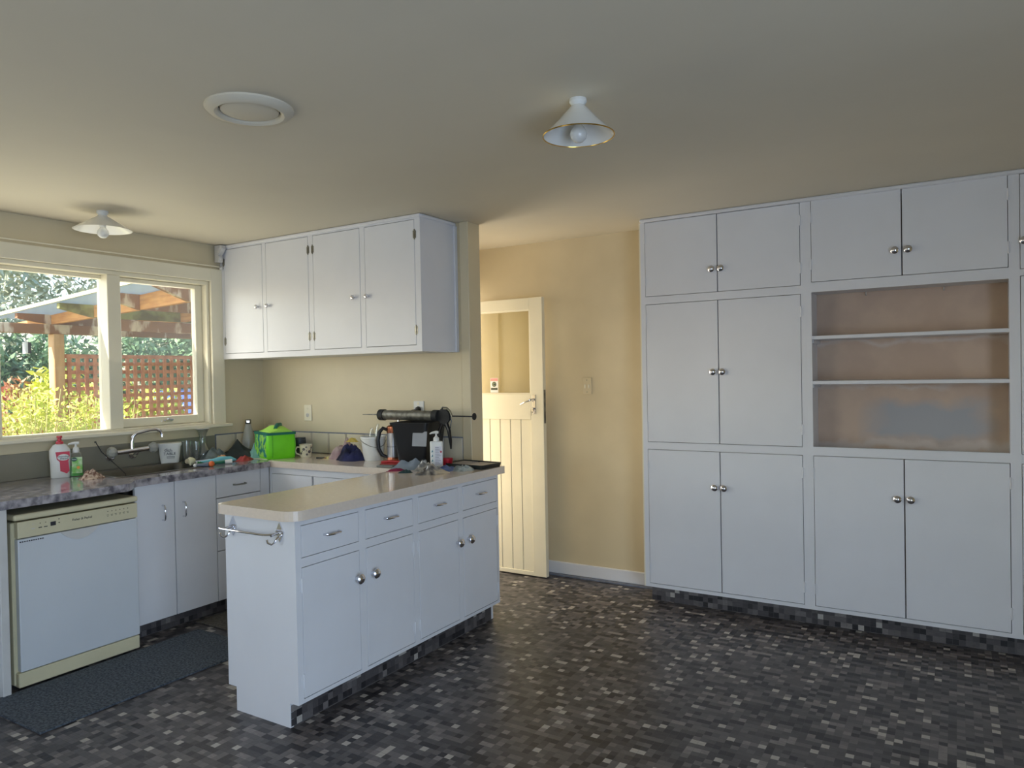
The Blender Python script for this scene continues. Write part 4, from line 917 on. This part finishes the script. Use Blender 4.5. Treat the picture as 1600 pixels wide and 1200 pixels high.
for k, zk in enumerate((.095, .068, .040)): q.prism([(-.030, zk), (-.020, zk+.004), (-.024, zk+.016)], -.0245, -.0228, axis='y')
q.build('teal_print', mat('teal_print', (60, 130, 140), .5), pb_)
sb_ = thing('small_clear_bottle', 'tiny clear round bottle directly left of the white pump bottle', 'bottle', (1.855, 3.445, Z0))
q = MB(); q.lathe([(.018, 0), (.022, .01), (.024, .05), (.018, .075), (.008, .085), (.001, .086)], n=18); q.build('vessel', 'clear', sb_, True)

# red handled pliers, red cup, cloths, foil
rp_ = thing('red_pliers', 'red handled pliers lying against the foot of the black bucket', 'pliers', (1.62, 3.37, Z0), R(10))
q = MB(); q.tube([(-.10, .0, .022), (-.05, .006, .026), (.02, .01, .024), (.06, .0, .018)], [.008, .011, .010, .007]); q.build('upper_grip', mat('red_grip', (176, 38, 40), .45), rp_, True)
q = MB(); q.tube([(-.09, -.03, .010), (-.03, -.022, .012), (.06, -.006, .014)], [.007, .010, .007]); q.build('lower_grip', mat('red_grip_lower', (160, 34, 38), .45), rp_, True)
q = MB(); q.tube([(.06, -.002, .016), (.085, -.002, .016), (.125, -.002, .014)], [.010, .014, .004]); q.build('jaws', 'alu', rp_, True)
rc = thing('red_cup', 'small red plastic cup right of the white pump bottle', 'cup', (1.93, 3.475, Z0))
q = MB(); q.lathe([(.028, 0), (.031, .004), (.034, .052), (.030, .052), (.027, .006), (.001, .006)], n=22); q.build('cup', mat('red_plastic', (176, 24, 40), .35), rc, True)
gp = tag(MB().box(-.06, .06, -.03, .03, 0, .012, .004).build('whetstone', mat('grey_stone', (120, 122, 118), .8, scale=40)), 'flat grey sharpening stone left of the blue grey cloth', 'stone'); gp.location = (1.60, 3.315, Z0+.001); gp.rotation_euler = (0, 0, .1)
cloth('blue_grey_cloth', 'blue grey folded cloth in front of the black bucket', 'cloth', 1.80, 3.300, .125, .06, .062, mat('dusty_blue_cloth', (122, 132, 142), .85, scale=9, bump=.3), 61, .25)
cloth('dark_rag', 'black rag between the bucket and the white pump bottle', 'cloth', 1.79, 3.425, .085, .035, .045, mat('black_rag', (40, 42, 44), .9, bump=.3), 62, .1)
cloth('khaki_rag', 'khaki rag left of the white pump bottle', 'cloth', 1.745, 3.47, .05, .03, .060, mat('khaki_rag', (116, 112, 92), .9, bump=.3), 63, .1)
foil = mat('crumpled_foil', (206, 206, 204), .28, .75, scale=18, c2=(120, 120, 124), bump=1, bscale=50)
cloth('foil_wrapper', 'crumpled silver plastic wrapper nearest the worktop front edge', 'wrapper', 2.04, 3.185, .10, .062, .042, foil, 71, .9, rough=.9)
cloth('foil_wrapper', 'crumpled silver wrapper lying on the blue grey cloth', 'wrapper', 1.925, 3.275, .08, .045, .058, mat('pale_foil', (214, 210, 202), .35, .5, scale=20, c2=(130, 130, 130), bump=1), 72, .6, rough=.9)
cloth('blue_bag', 'crumpled blue plastic bag around the foot of the pump bottle', 'bag', 2.03, 3.33, .075, .05, .030, mat('blue_plastic_bag', (88, 108, 150), .4, scale=14, c2=(60, 76, 116), bump=.7), 73, .7, rough=.8)
cloth('clear_bag', 'clear crumpled plastic bag in front of the black paint tray', 'bag', 2.115, 3.37, .075, .045, .032, mat('greyish_clear_plastic', (168, 176, 172), .3, scale=18, c2=(104, 112, 112), bump=1), 74, .8, rough=.9)
cloth('crimson_strap', 'crimson strap curled at the left of the blue grey cloth', 'strap', 1.775, 3.195, .055, .018, .022, mat('crimson_cloth', (140, 40, 72), .8), 75, .7)
cloth('green_glove', 'dark green glove tip left of the silver wrapper', 'glove', 1.875, 3.155, .04, .022, .024, mat('dark_green_glove', (40, 66, 66), .7), 76, .6)
# paint tray
ty = thing('paint_tray', 'black plastic tray with pale paper liner at the far worktop end', 'tray', (2.075, 3.535, Z0), R(-4))
q = MB(); oz = .026
q.loft([rr(-.15, .135, -.095, .095, .015, 0), rr(-.158, .143, -.100, .100, .018, oz), rr(-.150, .135, -.092, .092, .016, oz), rr(-.140, .125, -.082, .082, .012, .010)]); q.build('tray', mat('black_green_plastic', (26, 34, 34), .35), ty, True)
q = MB(); q.box(-.128, -.012, -.072, .072, .012, .022, .003); q.build('paper_liner', mat('grey_paper', (168, 162, 158), .8), ty)
q = MB(); q.box(.002, .115, -.072, .072, .012, .022, .003); q.build('paper_liner', mat('pale_paper', (196, 186, 176), .8), ty)

# ================================================================ OUTSIDE
tag(MB().box(-30, -.12, -20, 30, -.5, -.35).build('ground', 'soil'), kind='structure')
pg = thing('pergola', 'timber pergola with weathered rafters and a sheet roof outside the window', 'pergola', (-2.5, 4.5, -.35))
T = Matrix.Translation((2.5, -4.5, .35))
MB(T).box(-3.06, -2.95, 3.70, 3.80, -.35, 1.94, .006).build('post', 'postwood', pg)
MB(T).box(-3.06, -2.95, 5.34, 5.44, -.35, 1.94, .006).build('post', 'postwood', pg)
def rz_(x): return 2.123+(x+3.255)*.0603
def rb_(x): return 2.036+(x+3.03)*.0357
MB(T).box(-3.05, -2.95, 2.9, 8.5, 1.94, 2.03, .003).build('beam', 'oldwood', pg)
MB(T).box(-2.06, -2.01, 3.76, 8.5, 1.93, 2.03, .003).build('beam', 'oldwood', pg)
for k, xx in enumerate((-3.03, -2.275, -1.55, -.85)):
    t_ = rz_(xx)-.006; b_ = rb_(xx)
    q = MB(T); q.prism([(3.42, t_-.048), (3.715, b_), (8.5, b_), (8.5, t_), (3.42, t_)], xx-.045, xx, axis='x'); q.build('purlin', 'greenwood' if k == 1 else 'oldwood', pg)
for k, yy in enumerate((3.72, 4.60, 5.46, 6.4)):
    for (xa, xb) in ((-3.75, -3.078), (-3.027, -2.323), (-2.272, -1.598), (-1.547, -.9)):
        q = MB(T); q.prism([(xa, rb_(xa)), (xb, rb_(xb)), (xb, rz_(xb)-.010), (xa, rz_(xa)-.010)], yy, yy+.045, axis='y'); q.build('rafter', 'orangewood', pg)
for k in range(7):
    ya = 3.42+k*.86; q = MB(T); n = 36; secs = []
    for xx in (-3.5, -.95):
        up_ = [(xx, ya+.87*i/n, rz_(xx)+.009*math.sin(i/n*2*math.pi*9)+.006+.002*(k % 2)) for i in range(n+1)]
        secs.append(up_ + [(a, b, c-.003) for a, b, c in reversed(up_)])
    q.loft(secs); q.build('roof_sheet', 'roofsheet', pg, True)
q = MB(T); q.prism([(-3.5, rz_(-3.5)-.002), (-.95, rz_(-.95)-.002), (-.95, rz_(-.95)+.030), (-3.5, rz_(-3.5)+.030)], 3.385, 3.405, axis='y'); q.build('fascia', 'rooftrim', pg)
tl = thing('lattice_screen', 'red brown timber lattice screen between the pergola posts', 'lattice screen', (-3.0, 4.5, -.35))
T = Matrix.Translation((3.0, -4.5, .35))
MB(T).box(-3.02, -2.98, 3.80, 5.62, 1.705, 1.745, .003).build('top_rail', 'lattice', tl)
for k in range(21): MB(T).box(-3.0, -2.985, 3.84+k*.085, 3.879+k*.085, .50, 1.71, .002).build('slat', 'lattice', tl)
for k in range(14): MB(T).box(-3.016, -3.001, 3.81, 5.62, .55+k*.083, .588+k*.083, .002).build('slat', 'lattice', tl)
hl = thing('hanging_ornament', 'pale cylindrical ornament hanging from the pergola beam', 'ornament', (-3.0, 3.475, 1.80))
q = MB(); q.lathe([(.028, -.055), (.028, .055), (.001, .06)], n=16); q.build('tube', 'whitepl', hl, True); q = MB(); q.tube([(0, 0, .058), (0, 0, .16)], .003, 6); q.build('cord', 'ink', hl)
q = MB(); q.box(.012, .030, .004, .030, -.053, .053); q.build('dark_side', 'ink', hl)
rl = thing('rope_loop', 'white rope loop hanging by the far pergola post', 'rope', (-2.93, 5.27, 1.86))
q = MB(); q.tube([(0, .01, .05), (0, -.02, 0), (0, -.03, -.06), (0, 0, -.10), (0, .03, -.07), (0, .025, 0), (0, .01, .05)], .009, 6); q.build('loop', 'whitepl', rl, True)

def leaves(name, label, cat, loc, blobs, n, size, m, seed, stems=None, group=None, thin=1.6):
    r = thing(name, label, cat, loc, 0, group)
    rg = np.random.RandomState(seed); V_ = []; tot = sum(b[3]*b[4]*b[5] for b in blobs)
    for (bx, by, bz, ax, ay, az) in blobs:
        k = int(n*ax*ay*az/tot); d = rg.normal(size=(k, 3)); d /= np.linalg.norm(d, axis=1)[:, None]; rad = rg.uniform(.35, 1, (k, 1))**.5
        rad *= 1+.18*np.sin(d[:, 0:1]*9+seed)*np.cos(d[:, 2:3]*8)
        c = np.array([bx, by, bz]) + d*rad*np.array([ax, ay, az]); V_.append(c)
    c = np.concatenate(V_); k = len(c)
    u_ = rg.normal(size=(k, 3)); u_ /= np.linalg.norm(u_, axis=1)[:, None]; w_ = np.cross(u_, rg.normal(size=(k, 3))); w_ /= np.linalg.norm(w_, axis=1)[:, None]
    s_ = rg.uniform(.6, 1.3, (k, 1))*size
    v = np.stack([c-u_*s_*thin, c-w_*s_*.55, c+u_*s_*thin, c+w_*s_*.55], 1).reshape(-1, 3)
    me = bpy.data.meshes.new('foliage'); me.from_pydata(v.tolist(), [], np.arange(k*4).reshape(-1, 4).tolist()); me.materials.append(M[m])
    o = bpy.data.objects.new('foliage', me); COL.objects.link(o); o.parent = r
    if stems:
        q = MB()
        for st_ in stems: q.tube(st_[0], st_[1], 6)
        q.build('stems' if len(stems) > 1 else 'trunk', 'bark' if cat == 'tree' else 'stem', r, True)
    return r
hg = [(-8.3, 3.6+k*1.25, 2.0, 'dark green hedge shrub ' + w_) for k, w_ in enumerate(('at the left edge of the left pane', 'left of the near pergola post', 'seen just behind the near pergola post', 'above the left of the lattice', 'above the middle of the lattice', 'above the right of the lattice'))]
for k, (x, y, h_, lab) in enumerate(hg):
    leaves('hedge_shrub', lab, 'shrub', (x, y+.2, -.35), [(0, 0, 1.35+.12*math.sin(k*2), .8, .85, 1.45)], 5200, .050, 'leafdark', 100+k, [([(0, 0, 0), (0, 0, 1.2)], .06)], 'hedge shrubs')
leaves('background_tree', 'tall grey green tree seen above the hedge in the left pane', 'tree', (-12.0, 6.6, -.35), [(0, 0, 4.2, 1.9, 1.6, 2.4), (.5, -1.5, 4.6, 1.6, 1.5, 1.9), (0, 1.7, 4.2, 1.5, 1.3, 1.8), (0, -2.2, 2.8, 1.4, 1.4, 1.8)], 11000, .065, 'leafpale', 130, [([(0, 0, 0), (.1, 0, 1.6), (0, .1, 4.2)], [.22, .17, .07]), ([(.1, 0, 1.6), (.2, -1.0, 3.6)], [.12, .05])])
leaves('background_tree', 'second pale tree further right behind the pergola roof', 'tree', (-14.0, 12.0, -.35), [(0, 0, 4.0, 1.9, 1.7, 2.1), (0, 1.5, 3.4, 1.6, 1.6, 1.9)], 7000, .07, 'leafpale', 131, [([(0, 0, 0), (.1, 0, 1.6), (0, .1, 4.0)], [.2, .15, .07])])
leaves('pink_shrub', 'pinkish leaved shrub just left of the near pergola post', 'shrub', (-3.7, 3.70, -.35), [(0, 0, 1.45, .22, .22, .42)], 700, .03, 'leafred', 140, [([(0, 0, 0), (0, 0, 1.3)], .02)])
for k, (y, lab) in enumerate(((4.25, 'lime green bush seen through the left of the lattice'), (4.9, 'lime green bush seen through the middle of the lattice'), (5.6, 'lime green bush seen through the right of the lattice'))):
    leaves('garden_bush', lab, 'bush', (-4.1-.1*k, y, -.35), [(0, 0, 1.15-.08*k, .40, .42, .85-.06*k)], 2600, .036, 'leaflime', 150+k, [([(0, 0, 0), (0, 0, 1.0)], .03)], 'bushes behind the lattice')
def stalks(name, label, x, y, top, seed, n=16, spread=.24, leafn=620):
    rg = random.Random(seed); st_ = []
    for k in range(n*2):
        a, b = rg.uniform(-spread, spread), rg.uniform(-spread, spread); h_ = top+.35-rg.uniform(0, .3)
        st_.append(([(a*.3, b*.3, 0), (a*.7, b*.7, h_*.6), (a*1.1, b*1.3, h_)], [.006, .005, .0025]))
    bl = [(p[0][2][0], p[0][2][1], p[0][2][2]-.06, .10, .12, .09) for p in st_] + [(0, 0, (top+.35)*.62, spread, spread, .36)]
    return leaves(name, label, 'plant', (x, y, -.35), bl, int(leafn*1.5), .016, 'leaflime', seed, st_, 'flower bed under the window')
stalks('garden_plant', 'yellow green leggy plant at the left edge of the left pane', -1.15, 2.62, 1.42, 201, spread=.20)
stalks('garden_plant', 'yellow green leggy plant before the near pergola post', -1.30, 2.95, 1.40, 202, n=18)
stalks('garden_plant', 'yellow green leggy plant right of the near post', -1.20, 3.22, 1.33, 203)
stalks('garden_plant', 'low yellow green plant beside the window mullion', -1.05, 3.50, 1.20, 204, n=12, leafn=420)
stalks('garden_plant', 'low yellow plant at the bottom left of the right pane', -1.15, 3.78, 1.13, 205, n=9, spread=.16, leafn=300)
# car behind the lattice
cr_ = thing('parked_car', 'blue car parked beyond the right end of the lattice', 'car', (-6.3, 8.0, -.35), R(90))
prof = [(-1.5, .35), (-1.55, .7), (-1.48, .95), (-1.15, 1.02), (-.75, 1.42), (.55, 1.46), (1.05, 1.08), (1.9, .98), (2.1, .75), (2.1, .35)]
T = Matrix.Translation((0, 0, .22))
q = MB(); q.prism(prof, -.8, .8, T=T, axis='y'); q.build('body', 'carblue', cr_)
q = MB(); q.prism([(-1.02, 1.04), (-.70, 1.36), (.50, 1.40), (.92, 1.08)], -.812, .812, T=T, axis='y'); q.build('side_windows', 'carglass', cr_)
q = MB(); q.box(-1.57, -1.47, -.78, .82, .70, .92, .01, T=T); q.build('tail_light', 'carred', cr_)
q = MB(); q.box(-1.3, 1.8, -.815, .815, .66, .71, .004, T=T); q.build('trim_strip', 'chrome', cr_)
for xx in (-.95, 1.35):
    for yy in (-.80, .60):
        q = MB(); q.tube([(xx, yy, .32), (xx, yy+.2, .32)], .32, 24); q.build('wheel', 'blackmatte', cr_, True)
